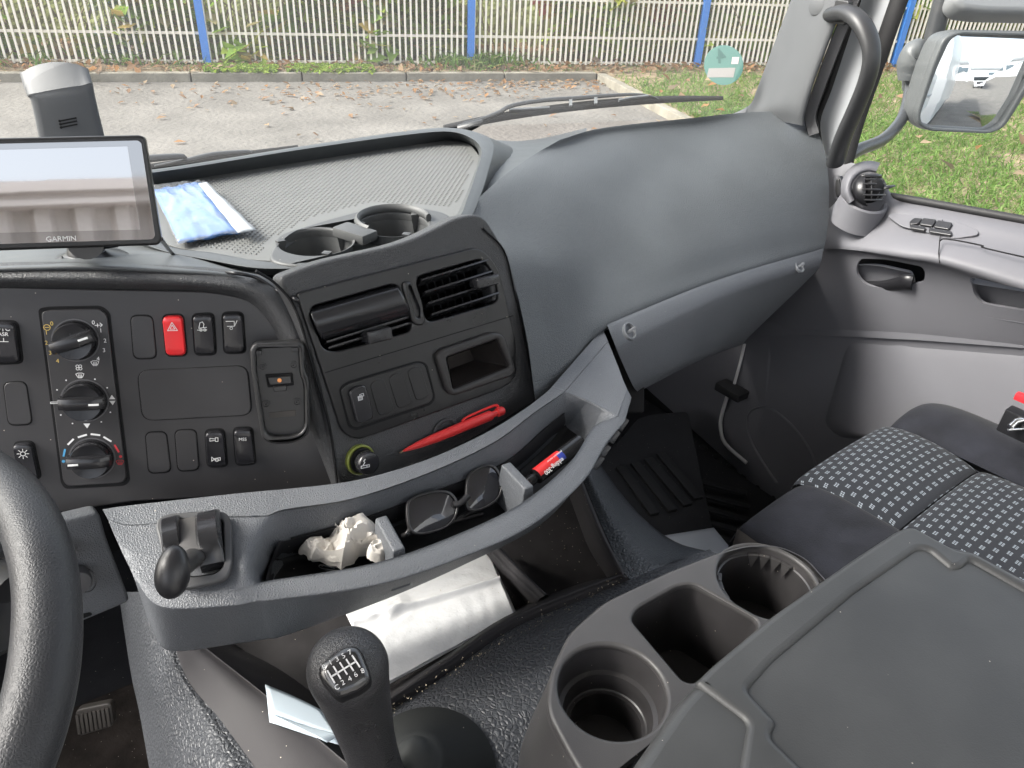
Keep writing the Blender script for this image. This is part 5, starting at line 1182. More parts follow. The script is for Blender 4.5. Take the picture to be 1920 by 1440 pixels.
loft('side_panel', [[V((x, y, z)) for x, y, z in r] for r in (
 [(.93, .430, -.765), (.80, .428, -.755), (.772, .405, -.742), (.770, .30, -.735), (.770, .10, -.731), (.770, -.3, -.731)],
 [(.93, .428, -.80), (.80, .425, -.80), (.768, .40, -.795), (.765, .30, -.79), (.765, .10, -.785), (.765, -.3, -.785)],
 [(.93, .40, -.86), (.82, .40, -.86), (.79, .38, -.86), (.785, .28, -.86), (.785, .10, -.86), (.785, -.3, -.86)],
 [(.93, .39, -1.0), (.83, .39, -1.0), (.80, .37, -1.0), (.795, .28, -1.0), (.795, .10, -1.0), (.795, -.3, -1.0)])], SIDE, st_, 4, 4, smooth=180)
boxo('seat_base', V((1.06, .05, -1.02)), V((.24, 0, 0)), V((0, .33, 0)), V((0, 0, .13)), MATTE, st_, .02)
for a, b_ in (((.928, .43), (.928, -.3)), ((1.187, .43), (1.187, -.3))):
    tube('stitch_line', [V((a[0], y, z-.010)) for y, z in ((.425, -.745), (.41, -.722), (.36, -.712), (.27, -.718), (.1, -.706), (-.3, -.71))], .0018, VEL, st_, 6, sm=3)
# buckle stalk beside the seat
bk_ = thing('seat_belt_buckle', 'seat belt buckle with red button and chrome bracket right of the seat', 'seat belt', tuple(X(1915, 790, 1.25)))
boxo('red_button', X(1917, 746, 1.26), V((0, .010, 0)), V((0, 0, .006)), V((.006, 0, 0)), mat('button_red', (.6, .03, .04), .4), bk_, .002)
tube('bracket', [W(1895, 800, 1.12), W(1905, 790, 1.12), W(1925, 786, 1.12)], .005, mat('chrome', (.7, .7, .7), .15, metal=1), bk_, 8)
tube('bracket', [W(1890, 806, 1.12), W(1930, 803, 1.12)], .0025, mat('chrome', (.7, .7, .7)), bk_, 8)
boxo('housing', W(1920, 800, 1.13), V((.012, 0, 0)), V((0, .03, 0)), V((0, 0, .02)), BLACK, bk_, .004)
# ================================================================ FLOOR MATS
fm = thing('floor_mat', 'black ribbed rubber mat in the passenger footwell', 'floor mat', tuple(Z(1250, 900, FZ)))
sl = Pl(Z(1150, 800, -.98), Z(1330, 960, -1.10), Z(1300, 760, -1.10)); ZP = Zp(FZ+.02)
FL = Zp(-1.0)
mo = [(1120, 870), (1200, 780), (1290, 770), (1340, 1010), (1240, 1030), (1180, 980)]
mb_ = plate('mat_sheet', FL, mo, CARPET, fm, 0, .01, .002, .02)
for a, b_ in (((1163, 875), (1228, 965)), ((1190, 868), (1262, 958)), ((1215, 860), (1290, 948)), ((1238, 850), (1310, 935))):
    p, q_ = FL.hit(*a, .003), FL.hit(*b_, .003); t_ = (q_-p).normalized(); s_ = V((-t_.y, t_.x, 0))
    boxo('rib', (p+q_)/2, (q_-p)/2, s_*.011, V((0, 0, .004)), RUBBER, fm, .003)
for i in range(60):
    x, y = 1330+rng.random()*120, 790+rng.random()*150
    p = Z(x, y, FZ+.005)
    if i == 0: stud = lathe_geo(V((0, 0, 0)), V((0, 0, 1)), [(.012, 0), (.010, .004), (0, .005)], 10); sme = bpy.data.meshes.new('stud'); sme.from_pydata([tuple(v) for v in stud[0]], [], stud[1]); sme.materials.append(RUBBER)
i = 0
for a in range(12):
    for b_ in range(9):
        p = Z(1340, 800, FZ+.001)+V((a*.045-.1, -b_*.045+(a % 2)*.022, 0)); inst('stud', sme, p, fm)
for k in range(5):
    p, q_ = Z(1300+k*8, 900+k*26, FZ+.02), Z(1400+k*6, 925+k*26, FZ+.02); t_ = (q_-p).normalized()
    boxo('rib', (p+q_)/2, (q_-p)/2, V((-t_.y, t_.x, 0))*.008, V((0, 0, .003)), RUBBER, fm, .002)
# driver side footwell: pedal
pd_ = thing('pedal', 'dark ribbed foot pedal in the driver footwell', 'pedal', tuple(Z(175, 1350, -.98)))
PP = Pl(Z(140, 1330, -.95), Z(210, 1330, -.95), Z(150, 1380, -.99)); PM = mat('pedal_rubber', (.045, .040, .036), .55)
plate('pad', PP, [(140, 1332), (208, 1318), (213, 1362), (146, 1382)], PM, pd_, 0, .012, .002, .008)
for k in range(8):
    a = PP.hit(145+8*k, 1340-1.8*k, .001); b_ = PP.hit(150+8*k, 1376-2.2*k, .001); boxo('rib', (a+b_)/2, (b_-a)/2, PP.n.cross((b_-a).normalized())*.0022, PP.n*.0022, PM, pd_, .001)
dirt = mat('dirty_floor', (.032, .026, .022), .9, .2, bump=('noise', 60, .003), var=.7, vscale=14, specks=.15)
o = mesh('driver_floor', zz([(60, 1500, FZ+.004), (130, 1330, FZ+.004), (250, 1280, FZ+.004), (330, 1500, FZ+.004)]), [(0, 1, 2, 3)], dirt, None, 0); tag(o, kind='structure')
o = g.build('crumbs', crm, None, 0); tag(o, 'small crumbs scattered along the tray rim and grained cover', kind='stuff')
# ================================================================ STEERING WHEEL, COLUMN
sw_ = thing('steering_wheel', 'grained black leather steering wheel rim at the left edge of the view', 'steering wheel', tuple(W(0, 1160, .38)))
LEATH = mat('wheel_leather', (.026, .027, .030), .46, .45, bump=('leather', 560, .00012), var=.08)
pts = [W(-260, 790, .50), W(-130, 830, .475), W(-15, 895, .445), (W(42, 955, .420)), W(74, 1030, .400), W(88, 1110, .385), W(88, 1200, .370), W(76, 1290, .356), W(48, 1390, .343), (W(8, 1480, .333)), W(-60, 1580, .325)]
tube('rim', pts, [.0150, .0150, .0150, .0152, .0155, .0155, .0157, .0157, .0157, .0157, .0157], LEATH, sw_, 24, 1.0, sm=8, smooth=180)
tube('rim_seam', [p+ (-CRx*-.0118)-FW*.0090 for p in cr(pts, 6)], .0009, mat('seam_black', (.02, .02, .02), .6), sw_, 6)
tube('spoke', [W(40, 1095, .41), W(0, 1090, .43), W(-80, 1100, .45)], [.014, .017, .024], BLACK, sw_, 16, .5, sm=5)
boxo('hub', W(-60, 1130, .45), CRx*.02, CUx*.035, FW*.02, BLACK, sw_, .01, 3)
CPn = Pl(W(110, 985, .66), W(185, 965, .68), W(240, 1130, .72))
cpan = thing('column_cover', 'grey plastic lower steering column panel beside the console', 'panel', tuple(W(170, 1060, .68)))
cvp = plate('cover', CPn, [(-60, 1000), (80, 985), (186, 960), (200, 1010), (245, 1128), (140, 1172), (60, 1180), (-60, 1190)], DASHL, cpan, 0, .02, .003, .006)
wall('recess', CPn, [(128, 1062), (165, 1064), (184, 1082), (176, 1110), (135, 1112)], MATTE, cpan, .001, .004, .008)
lathe('ignition_knob', CPn.hit(139, 1082, .0), CPn.n, [(.0125, -.002), (.0125, .012), (.011, .0145), (.004, .015), (0, .015)], mat('knob_grey', (.07, .07, .075), .4), cpan, 28)
lathe('ignition_knob', CPn.hit(112, 1030, .0), CPn.n, [(.0100, -.002), (.0100, .014), (.008, .016), (0, .016)], mat('knob_grey', (.07, .07, .075)), cpan, 28)
plate('slot', CPn, [(142, 1154), (170, 1148), (174, 1153), (145, 1164)], MATTE, cpan, .0006, .001, .0002, .002)
# ================================================================ GEAR LEVER
gl_ = thing('gear_lever', 'black gear lever with shift pattern plate and ribbed boot', 'gear lever', tuple(Z(760, 1440, -.62)))
A0, A1 = W(728, 1520, .585), W(655, 1262, .482); ax = (A1-A0).normalized(); L_ = (A1-A0).length
KM = mat('knob_leather', (.026, .026, .028), .30, .55, bump=('leather', 700, .00022), var=.1)
prof = [(.021, -.02), (.0205, 0), (.0188, .35*L_), (.0186, .5*L_), (.0195, .62*L_), (.0215, .78*L_), (.0240, .93*L_), (.0256, 1.0*L_), (.0260, L_+.006), (.0246, L_+.0135), (.0212, L_+.0200), (.0160, L_+.0245), (.0085, L_+.0275), (0, L_+.0284)]
pr2 = [V((a, b, 0)) for a, b in prof]; pr2 = [(max(0, p.x), p.y) for p in cr(pr2, 4)]; pr2[-1] = (0, pr2[-1][1])
kn = lathe('knob', A0, ax, pr2, KM, gl_, 40, smooth=180)
nB = (-ray(645, 1260)).normalized(); nB = (nB*.90+ax*.42).normalized(); cB = W(646, 1258, .4485)
BP = Pl(cB, cB+frame(nB)[0], cB+frame(nB)[1]); BP.n = nB; BP.v = nB.cross(BP.u)
bo = [(598, 1262), (602, 1245), (625, 1224), (650, 1211), (668, 1212), (678, 1225), (693, 1262), (694, 1276), (675, 1292), (637, 1307), (625, 1300), (604, 1276)]
for k_, t_, m_, nm in ((1.05, -.0012, MATTE, 'plate_groove'), (1.0, .0006, mat('badge_black', (.018, .018, .019), .22, .6, coat=.4), 'shift_plate')):
    lp = rnd([BP.loc(BP.hit(646+(x-646)*k_, 1258+(y-1258)*k_)) for x, y in bo], .003, 4); c_ = up_c(lp); rows = []
    for k, dz in ((1, -.018), (1, -.0030), (.94, -.0010), (.7, .0005), (.35, .0014), (.02, .0017)): rows.append([BP.pt(*(c_+(V(p)-c_)*k), dz+t_) for p in lp])
    vs, fs = grid_mesh(rows, True); sp = mesh(nm, vs, fs, m_, gl_, 50)
GREY = mat('engraved_grey', (.50, .50, .50), .5)
def gm(a, b, w=.0009):
    p, q_ = BP.hit(*a, .0022), BP.hit(*b, .0022); t_ = (q_-p).normalized(); g = MB(); g.add(*box_geo((p+q_)/2, (q_-p)/2, BP.n.cross(t_)*w/2, BP.n*.00045)); g.build('engraving', GREY, sp, 0)
tops = [(613.5, 1257), (625, 1249), (637, 1242), (649, 1236), (660, 1229)]; bots = [(628, 1281), (639, 1273), (651, 1265), (663, 1258), (675, 1251)]
for a, b_ in zip(tops, bots): gm(a, b_)
gm((621, 1269), (668, 1240))
for s, x, y in zip('R1357', (608, 620, 632, 644, 656), (1251, 1243, 1236, 1230, 1223)): text(s, BP, x, y, 100, -58, .0030, GREY, parent=sp, h=.0022)
for s, x, y in zip('C2468', (632, 643, 656, 667, 680), (1289, 1280, 1273, 1265, 1258)): text(s, BP, x, y, 100, -58, .0030, GREY, parent=sp, h=.0022)
# ribbed boot
bc = Z(792, 1462, -.612)
rows = []
for i in range(25):
    t_ = i/24; rr_ = .062-.042*t_**.9; rows.append((rr_+(.0024 if i % 2 else -.0012), .036*t_+(.0016 if i % 2 else 0)))
rows += [(.012, .050), (0, .062)]
lathe('boot', bc, V((-.15, 0, 1)), rows, mat('boot_rubber', (.026, .028, .028), .7, .3, bump=('noise', 900, .0001), specks=.03), gl_, 48, smooth=180, caps=False)

# ================================================================ HAND BRAKE
PBk = Pl(Z(300, 980, -.457), Z(430, 960, -.457), Z(360, 1095, -.467))
hb_ = thing('parking_brake_lever', 'black parking brake lever with oval knob set in a square frame', 'brake lever', tuple(PBk.hit(360, 1030)))
FRB = mat('brake_frame', (.055, .055, .057), .5, .5, var=.1)
fo = [(291, 985), (297, 970), (318, 962), (400, 956), (424, 960), (434, 975), (435, 1060), (425, 1085), (345, 1104), (318, 1090)]
fi = [(305, 990), (315, 976), (400, 968), (418, 974), (420, 1060), (405, 1075), (350, 1082), (318, 1060)]
plate('frame', PBk, fo, FRB, hb_, .004, .005, .0015, .012, holes=[(fi, .008)])
wall('housing_inside', PBk, fi, MATTE, hb_, .002, .03, .008)
HB = mat('brake_black', (.016, .016, .018), .26, .55, var=.1)
def hump(x0, y0, x1, y1, w, hh, nm='guard'):
    a, b_ = PBk.hit(x0, y0, 0), PBk.hit(x1, y1, 0); d_ = (b_-a); u_ = d_.normalized(); s = PBk.n.cross(u_); rows = []
    for i in range(13):
        t_ = i/12; h_ = hh*math.sin(math.pi*min(1, max(0, t_*.92+.05)))**.6; c_ = a+d_*t_
        rows.append([c_-s*w-PBk.n*.004, c_-s*w+PBk.n*h_*.8, c_-s*w*.75+PBk.n*h_, c_+s*w*.75+PBk.n*h_, c_+s*w+PBk.n*h_*.8, c_+s*w-PBk.n*.004])
    vs, fs = grid_mesh(rows); fs += [tuple(range(6)), tuple(reversed(range(72, 78)))]; return mesh(nm, vs, fs, HB, hb_, 45)
hump(322, 978, 330, 1060, .0075, .020); hump(392, 968, 400, 1064, .0095, .022)
a = PBk.hit(355, 975, .006); b_ = PBk.hit(360, 1040, .012); boxo('gate', (a+b_)/2, (b_-a)/2, PBk.n.cross((b_-a).normalized())*.010, PBk.n*.004, mat('gate_grey', (.075, .072, .070), .45, var=.2), hb_, .002)
kc = W(324, 1072, .520)
tube('arm', [PBk.hit(362, 1045, .010), PBk.hit(348, 1058, .022), kc], [.0095, .0090, .0085], mat('arm_grey', (.035, .034, .034), .45), hb_, 14, .8, sm=6)
kax = (CUx*1.0+CRx*.06+FW*.1).normalized(); a_, b2_ = .0186, .0118
lathe('knob', kc, kax, [(b2_*math.sin(t)*(1+.10*math.cos(t)), -a_*math.cos(t)) for t in [i*math.pi/20 for i in range(21)]], mat('brake_knob', (.016, .016, .018), .36, .5, bump=('noise', 900, .0001)), hb_, 32, smooth=180, u=CRx, sy=.9)
# ================================================================ NAVIGATION SCREEN
nv = thing('navigation_screen', 'navigation device with a glossy mirror-like screen on a round suction foot', 'sat nav', tuple(gc))
def gh_(x, y, h=0): return gpl.hit(x, y, h)
plate('bezel', gpl, [(-160, 262), (262, 253), (272, 258), (303, 452), (296, 460), (-160, 476)], mat('bezel_black', (.015, .015, .016), .3, .5), nv, 0, .017, .0022, .004)
def mirrorish(name, c, r): return mat(name, (c, c*.985, c*.985), r, metal=1)
plate('screen_glass', gpl, [(-160, 273), (259, 263), (265, 268), (291, 443), (286, 449), (-160, 463)], mirrorish('screen_border', .36, .04), nv, .0005, .001, .0002, .002)
plate('display', gpl, [(-160, 285), (239, 274), (263, 431), (-160, 441)], mirrorish('screen_display', .52, .025), nv, .0009, .0005, .0001, .0005)
text('GARMIN', gpl, 115, 448, 100, -3, .0040, WHITE, parent=nv, h=.0011)
fc = Z(168, 497, -.332)
lathe('suction_foot', fc, V((0, 0, 1)), [(.0395, -.001), (.0400, .003), (.036, .006), (.024, .011), (.018, .015), (.015, .024), (.012, .028), (0, .028)], BLACK, nv, 48)
tube('stem', [fc+V((0, 0, .02)), fc+V((-.003, .004, .035)), gh_(160, 455, -.012)], [.012, .011, .014], BLACK, nv, 20, sm=4)
tube('clamp_knob', [fc+V((.012, -.004, .022)), fc+V((.030, -.006, .022))], [.006, .006], BLACK, nv, 12)
tube('clamp_knob', [fc+V((-.030, -.004, .010)), fc+V((-.022, -.006, .012))], [.005, .005], BLACK, nv, 12)
cb = thing('power_cable', 'thin black power cable running from the screen into the dashboard', 'cable', tuple(Z(400, 505, -.33)))
tube('cable', [gh_(302, 448, -.006), Z(322, 474, -.326), Z(350, 495, -.326), Z(385, 508, -.327), FP.hit(430, 511, .004), FP.hit(480, 520, .003), FP.hit(520, 545, .004), SP.hit(552, 560, .004), SP.hit(560, 566, .0)], .0019, BLACK, cb, 8, sm=6)
# ================================================================ GREY TOLL UNIT BEHIND THE SCREEN
ob_ = thing('toll_unit', 'upright grey plastic toll unit standing behind the navigation screen', 'toll unit', tuple(W(120, 240, .98)))
OBM = mat('unit_grey', (.082, .086, .092), .5, .4, bump=('noise', 1200, .00006)); OM2 = mat('unit_light', (.20, .21, .21), .5, .4)
OB = Pl(W(110, 200, .96), W(170, 198, .965), W(118, 270, .985))
def obp(x, y, h): return OB.hit(x, y, h)
rows = []
L5 = [(38, 136, -.014), (52, 178, .010), (62, 200, .011), (88, 330, .012)]; M5 = [(100, 116, -.012), (112, 166, .012), (116, 200, .014), (140, 330, .014)]; R5 = [(163, 128, -.014), (172, 158, .010), (180, 198, .011), (212, 330, .012)]
cols = []
for l, c_, r in zip(L5, M5, R5):
    row = [obp(l[0], l[1]+2, l[2]-.035), obp(l[0]-1, l[1], l[2]-.006), obp(l[0]+6, l[1]-2, l[2])]
    for t_ in (.15, .3, .5, .7, .85): 
        x = l[0]*(1-t_)+r[0]*t_; y = (l[1]*(1-t_)+r[1]*t_)+ (c_[1]-(l[1]+r[1])/2)*(1-(2*t_-1)**2); row.append(obp(x, y, l[2]+(c_[2]-l[2])*(1-(2*t_-1)**2)))
    row += [obp(r[0]-5, r[1]-2, r[2]), obp(r[0]+2, r[1], r[2]-.006), obp(r[0]+2, r[1]+2, r[2]-.035)]; cols.append(row)
top_, kn_ = cols[0], cols[1]
bo_ = loft('body', [cols[1], between(cols[1], cols[2], .12), cols[2], cols[3]], OBM, ob_, 3, 4, smooth=180)
loft('top', [[p-V((0, 0, .02)) for p in cols[0]], cols[0], between(cols[0], cols[1], .5), cols[1]], OM2 if 0 else OBM, ob_, 3, 1, smooth=30)
top2 = [q + OB.n*-.035 + V((0, 0, -.002)) for q in cols[0]]

for i in range(3):
    p, q_ = obp(112+i*1.2, 227+i*6, .0146), obp(143+i*1, 221+i*6, .0146); boxo('slit', (p+q_)/2, (q_-p)/2, OB.n.cross((q_-p).normalized())*.0008, OB.n*.0004, MATTE, ob_)
    lathe('slit_end', p, OB.n, [(.0016, -.0002), (.0016, .0005), (0, .0006)], MATTE, ob_, 10)
# ================================================================ SMALL THINGS
def patch(a, b, c, d, nu, nv_, f):
    rows = [[a.lerp(b, i/nu).lerp(d.lerp(c, i/nu), j/nv_) + f(i/nu, j/nv_) for i in range(nu+1)] for j in range(nv_+1)]; return grid_mesh(rows)
# plastic bag
def ridg(p, s, o=0): n = noise.noise(p*s+V((o, 0, 0))); return 1-abs(n)*2
bgt = thing('plastic_bag', 'clear zip bag with a folded blue cloth lying on the dashboard tray', 'bag', tuple(Z(370, 400, -.33)))
zb = -.3335
a, b, c, d = Z(286, 357, zb+.006), Z(376, 343, zb+.006), Z(452, 436, zb+.005), Z(335, 457, zb+.005)
BLUE = mat('blue_cloth', (.06, .15, .36), .6, .4, coat=.9, var=.25, vscale=30, bump=('noise', 60, .0015))
vs, fs = patch(a, b, c, d, 26, 26, lambda u, v: V((0, 0, .004*math.sin(u*3.14)**.4*math.sin(v*3.14)**.4+.0022*ridg(V((u, v, 0)), 3.5)+.0010*ridg(V((u, v, 4)), 9))))
o = mesh('blue_cloth', vs, fs, BLUE, bgt, 180); solidify(o.data, .003)
FILM = bpy.data.materials.new('clear_film'); FILM.use_nodes = True; t = FILM.node_tree; t.nodes.clear(); ou = t.nodes.new('ShaderNodeOutputMaterial'); mx = t.nodes.new('ShaderNodeMixShader'); tr = t.nodes.new('ShaderNodeBsdfTransparent'); gl2 = t.nodes.new('ShaderNodeBsdfPrincipled'); gl2.inputs['Base Color'].default_value = (.85, .88, .92, 1); gl2.inputs['Roughness'].default_value = .12
mx.inputs[0].default_value = .10; t.links.new(tr.outputs[0], mx.inputs[1]); t.links.new(gl2.outputs[0], mx.inputs[2]); t.links.new(mx.outputs[0], ou.inputs[0])
a, b, c, d = Z(282, 352, zb+.010), Z(384, 341, zb+.010), Z(480, 432, zb+.007), Z(334, 461, zb+.006)
vs, fs = patch(a, b, c, d, 44, 44, lambda u, v: V((0, 0, .005*math.sin(u*3.14)**.4*math.sin(v*3.14)**.4+.0030*ridg(V((u, v, 0)), 4.5, 7)+.0016*ridg(V((u*1.6, v*.8, 2)), 11))))
mesh('film', vs, fs, FILM, bgt, 180)
a, b, c, d = Z(372, 344, zb+.0165), Z(388, 341, zb+.0145), Z(481, 431, zb+.010), Z(447, 437, zb+.0125)
vs, fs = patch(a, b, c, d, 4, 20, lambda u, v: V((0, 0, .0006*math.sin(v*20)))); o = mesh('zip_strip', vs, fs, mat('frosted_white', (.34, .36, .38), .35, .5), bgt, 180); solidify(o.data, .0008)
# red pen
pn = thing('red_pen', 'red plastic ballpoint pen resting against the lower centre console', 'pen', tuple(SP.hit(845, 808, .008)))
pa, pb = SP.hit(748, 849, .006), SP.hit(944, 769, .016); pu = (pb-pa).normalized(); PL_ = (pb-pa).length
RED = mat('pen_red', (.80, .045, .045), .38, .5)
lathe('barrel', pa, pu, [(.0007, .004), (.0011, .006), (.0024, .012), (.0040, .026), (.0052, .045), (.0056, .07), (.0058, PL_*.86), (.0054, PL_*.87), (.0036, PL_*.875), (.0036, PL_*.93), (.0052, PL_*.935), (.0053, PL_*.985), (.004, PL_), (0, PL_)], RED, pn, 24)
lathe('tip', pa, pu, [(0, 0), (.0005, .0005), (.0009, .005), (.0009, .008)], mat('brass_tip', (.5, .4, .25), .3, metal=1), pn, 10)
cu_v = (CUx*.9-CRx*.2); cv_ = (cu_v-pu*cu_v.dot(pu)).normalized()
tube('clip', [pa+pu*PL_*.60+cv_*.0060, pa+pu*PL_*.66+cv_*.0082, pa+pu*PL_*.93+cv_*.0088, pa+pu*PL_*.96+cv_*.0040], [.0022, .0022, .0026, .0024], RED, pn, 8, .6, sm=4, up=cv_)
# marker
mk_ = thing('marker_pen', 'black permanent marker with red label lying in the console bin', 'marker', tuple(Z(1040, 868, -.515)))
ma, mb2 = Z(990, 905, -.512), Z(1090, 828, -.503); mu = (mb2-ma).normalized(); ML = (mb2-ma).length
lathe('barrel', ma, mu, [(.0055, -.001), (.0060, 0), (.0060, .008), (.0045, .009), (.0045, .012), (.0088, .013), (.0090, ML*.60), (.0094, ML*.605), (.0092, ML*.98), (.006, ML), (0, ML)], mat('marker_black', (.010, .010, .011), .22, .5), mk_, 28)
def band(name, t0, t1, m, a0, a1, r=.00915):
    s1 = frame(mu, -ray(1040, 868))[0]; s2 = mu.cross(s1); rows = []
    for t_ in (t0, t1): rows.append([ma+mu*ML*t_+s1*math.cos(a_)*r+s2*math.sin(a_)*r for a_ in [math.radians(a0+(a1-a0)*i/14) for i in range(15)]])
    vs, fs = grid_mesh(rows); return mesh(name, vs, fs, m, mk_, 180)
lb = band('red_label', .14, .58, mat('label_red', (.60, .03, .03), .35), -75, 18); band('blue_band', .50, .60, mat('label_blue', (.03, .05, .32), .35), -30, 26, .0093)
nM = (-ray(1035, 872)).normalized(); nM = (nM-mu*nM.dot(mu)).normalized(); cM = ma+mu*ML*.35+nM*.0096
MP = Pl(cM, cM+mu, cM+nM.cross(mu)); MP.n = nM; MP.v = nM.cross(MP.u)
def mtext(s, al, side, size, bold): 
    p = cM+mu*al+mu.cross(nM)*side; x, y = proj(p); q_ = proj(p-mu*.01); return text(s, MP, x, y, q_[0]-x, q_[1]-y, size, WHITE, parent=lb, h=.0002, bold=bold)
def proj(P): d_ = P.dot(FW); return (960+P.dot(CRx)/d_*FPX, 720-P.dot(CUx)/d_*FPX)
nMr = (nM*.83+mu.cross(nM)*.55).normalized()
mtext('edding-300', .002, .0030, .0048, .0001); mtext('permanent marker', .010, -.0050, .0022, 0)
# sunglasses
sg = thing('sunglasses', 'black framed sunglasses lying folded in the long console bin', 'sunglasses', tuple(Z(850, 950, -.5)))
GP = Pl(Z(800, 965, -.500), Z(905, 915, -.500), Z(795, 925, -.486)); SGM = mat('glasses_frame', (.022, .021, .022), .32, .55)
for lens in ([(765, 955), (773, 937), (807, 925), (837, 925), (853, 942), (851, 967), (833, 987), (793, 999), (771, 992)], [(877, 900), (890, 884), (913, 875), (928, 881), (938, 903), (933, 930), (913, 947), (890, 955), (876, 946)]):
    lp = [GP.hit(x, y, 0) for x, y in lens]; cl = cr(lp, 6, closed=True); cl2 = cl+[cl[0]]
    rows = []
    cen3 = sum(cl, V((0, 0, 0)))/len(cl)
    R4 = [[cen3+(p-cen3)*k+GP.n*h for p in cl] for k, h in ((.985, .0015), (1.0, .0028), (1.08, .0028), (1.11, .0010), (1.10, -.0015))]
    vs, fs = grid_mesh(R4, True); mesh('rim', vs, fs, SGM, sg, 180)
    R4 = [[cen3+(p-cen3)*k+GP.n*h for p in cl] for k, h in ((1.0, .0008), (.7, .0018), (.35, .0024), (.02, .0026))]
    vs, fs = grid_mesh(R4, True); mesh('lens', vs, fs, mat('lens_dark', (.006, .006, .010), .04, .8, coat=.5), sg, 180)
tube('bridge', [GP.hit(850, 946, .001), GP.hit(862, 944, .003), GP.hit(877, 930, .001)], [.0035, .0028, .0035], SGM, sg, 10, sm=4)
for (x0, y0), (x1, y1), (x2, y2) in (((769, 992), (762, 1002), (905, 962)), ((936, 912), (946, 922), (820, 995))):
    tube('temple', [GP.hit(x0, y0, 0), GP.hit(x1, y1, -.001), GP.hit(x1, y1, -.008), GP.hit((x1+x2)/2, (y1+y2)/2, -.012), GP.hit(x2, y2, -.014)], .0026, SGM, sg, 8, sm=4)
    boxo('hinge_rivet', GP.hit(x1+2, y1-2, .0025), CRx*.0018, CUx*.0006, FW*.0004, mat('chrome', (.7, .7, .7)), sg)
# tissue
ts = thing('crumpled_tissue', 'crumpled off-white tissue lying in the left end of the console bin', 'tissue', tuple(Z(650, 1035, -.52)))
TISSUE.node_tree.nodes['Principled BSDF'].inputs['Subsurface Weight'].default_value = .3; TISSUE.node_tree.nodes['Principled BSDF'].inputs['Subsurface Radius'].default_value = (.004, .004, .004)
def crumple(name, out, z0, hh, seed, m, parent, nr=15, na=46):
    P = cr([Z(x, y, z0) for x, y in out], max(4, na//len(out)), closed=True); c = sum(P, V((0, 0, 0)))/len(P); rows = []
    for i in range(nr+1):
        k = 1-i/nr*.985; ring = []
        for j, p in enumerate(P):
            q_ = c+(p-c)*k; v = V((q_.x*32, q_.y*32, seed)); n1 = 1-abs(noise.noise(v*1.0))*2.2; n2 = 1-abs(noise.noise(v*2.6+V((5, 1, 2))))*2; n3 = 1-abs(noise.noise(v*6))*2
            h = hh*(1-k**4)*(.50+.50*n1)+hh*.38*n2*(1-k**6)+hh*.20*n3
            lat = V((noise.noise(v*1.7+V((9, 0, 0))), noise.noise(v*1.7+V((0, 9, 0))), 0))*hh*.55
            ring.append(q_+V((0, 0, h))+lat)
        rows.append(ring)
    vs, fs = grid_mesh(rows, True); o = mesh(name, vs, fs, m, parent, 24); return o
crumple('sheet', [(600, 1052), (612, 1030), (622, 1012), (650, 1004), (668, 1006), (700, 1016), (722, 1028), (715, 1048), (690, 1058), (650, 1068), (618, 1066)], -.520, .028, 1.3, TISSUE, ts)
crumple('sheet', [(556, 1036), (575, 1020), (600, 1018), (640, 1030), (650, 1048), (625, 1056), (600, 1052), (575, 1050)], -.512, .012, 5.1, TISSUE, ts)
crumple('sheet', [(690, 1035), (705, 1016), (735, 1020), (733, 1032), (712, 1052), (695, 1050)], -.505, .012, 8.4, TISSUE, ts, 14, 40)
pc = thing('paper_clip', 'small silver paper clip at the front of the bin beside the tissue', 'paper clip', tuple(Z(615, 1063, -.526)))
tube('wire', [Z(x, y, -.525) for x, y in ((603, 1059), (634, 1064), (640, 1067), (634, 1070), (604, 1066), (598, 1062), (604, 1060), (628, 1066))], .0006, mat('chrome', (.7, .7, .7)), pc, 6, sm=4)
# kitchen towel
tw = thing('paper_towel', 'folded white embossed paper towel lying in the tray under the console', 'paper towel', tuple(Z(810, 1170, -.67)))
a, b, c, d = Z(640, 1130, -.672), Z(905, 1010, -.672), Z(964, 1150, -.660), Z(716, 1285, -.655)
def tf(u, v):
    e = .006*math.exp(-((v-.30-.28*u)/.03)**2)+.006*math.exp(-(((u-.25)/.12)**2+((v-.35)/.14)**2))*(1+noise.noise(V((u*10, v*10, 0)))*.8)
    return V((0, 0, e+.0008*noise.noise(V((u*3, v*3, 2)))+.0005*noise.noise(V((u*7, v*7, 2)))+.0002*math.sin(58*math.hypot(u-.35, v-.75)+3*noise.noise(V((u*3, v*3, 7))))))
vs, fs = patch(a, b, c, d, 120, 80, tf); o = mesh('top_sheet', vs, fs, TOWEL, tw, 180); solidify(o.data, .0012)
vs, fs = patch(a-V((0, 0, .004)), b+V((.004, .004, -.005)), c+V((.004, 0, -.004)), d-V((0, 0, .004)), 50, 40, lambda u, v: V((0, 0, .002*noise.noise(V((u*4, v*4, 8)))))); o = mesh('lower_sheet', vs, fs, TOWEL, tw, 180); solidify(o.data, .0012)
pkt = thing('pink_packet', 'corner of a dusty pink packet behind the gear knob', 'packet', tuple(Z(625, 1205, -.66)))
a, b, c, d = Z(604, 1203, -.655), Z(648, 1188, -.655), Z(668, 1235, -.655), Z(612, 1250, -.655)
vs, fs = patch(a, b, c, d, 8, 8, lambda u, v: V((0, 0, .0012*noise.noise(V((u*5, v*5, 1)))))); o = mesh('packet', vs, fs, mat('dusty_pink', (.30, .25, .25), .6, bump=('noise', 400, .0004)), pkt, 180); solidify(o.data, .008)
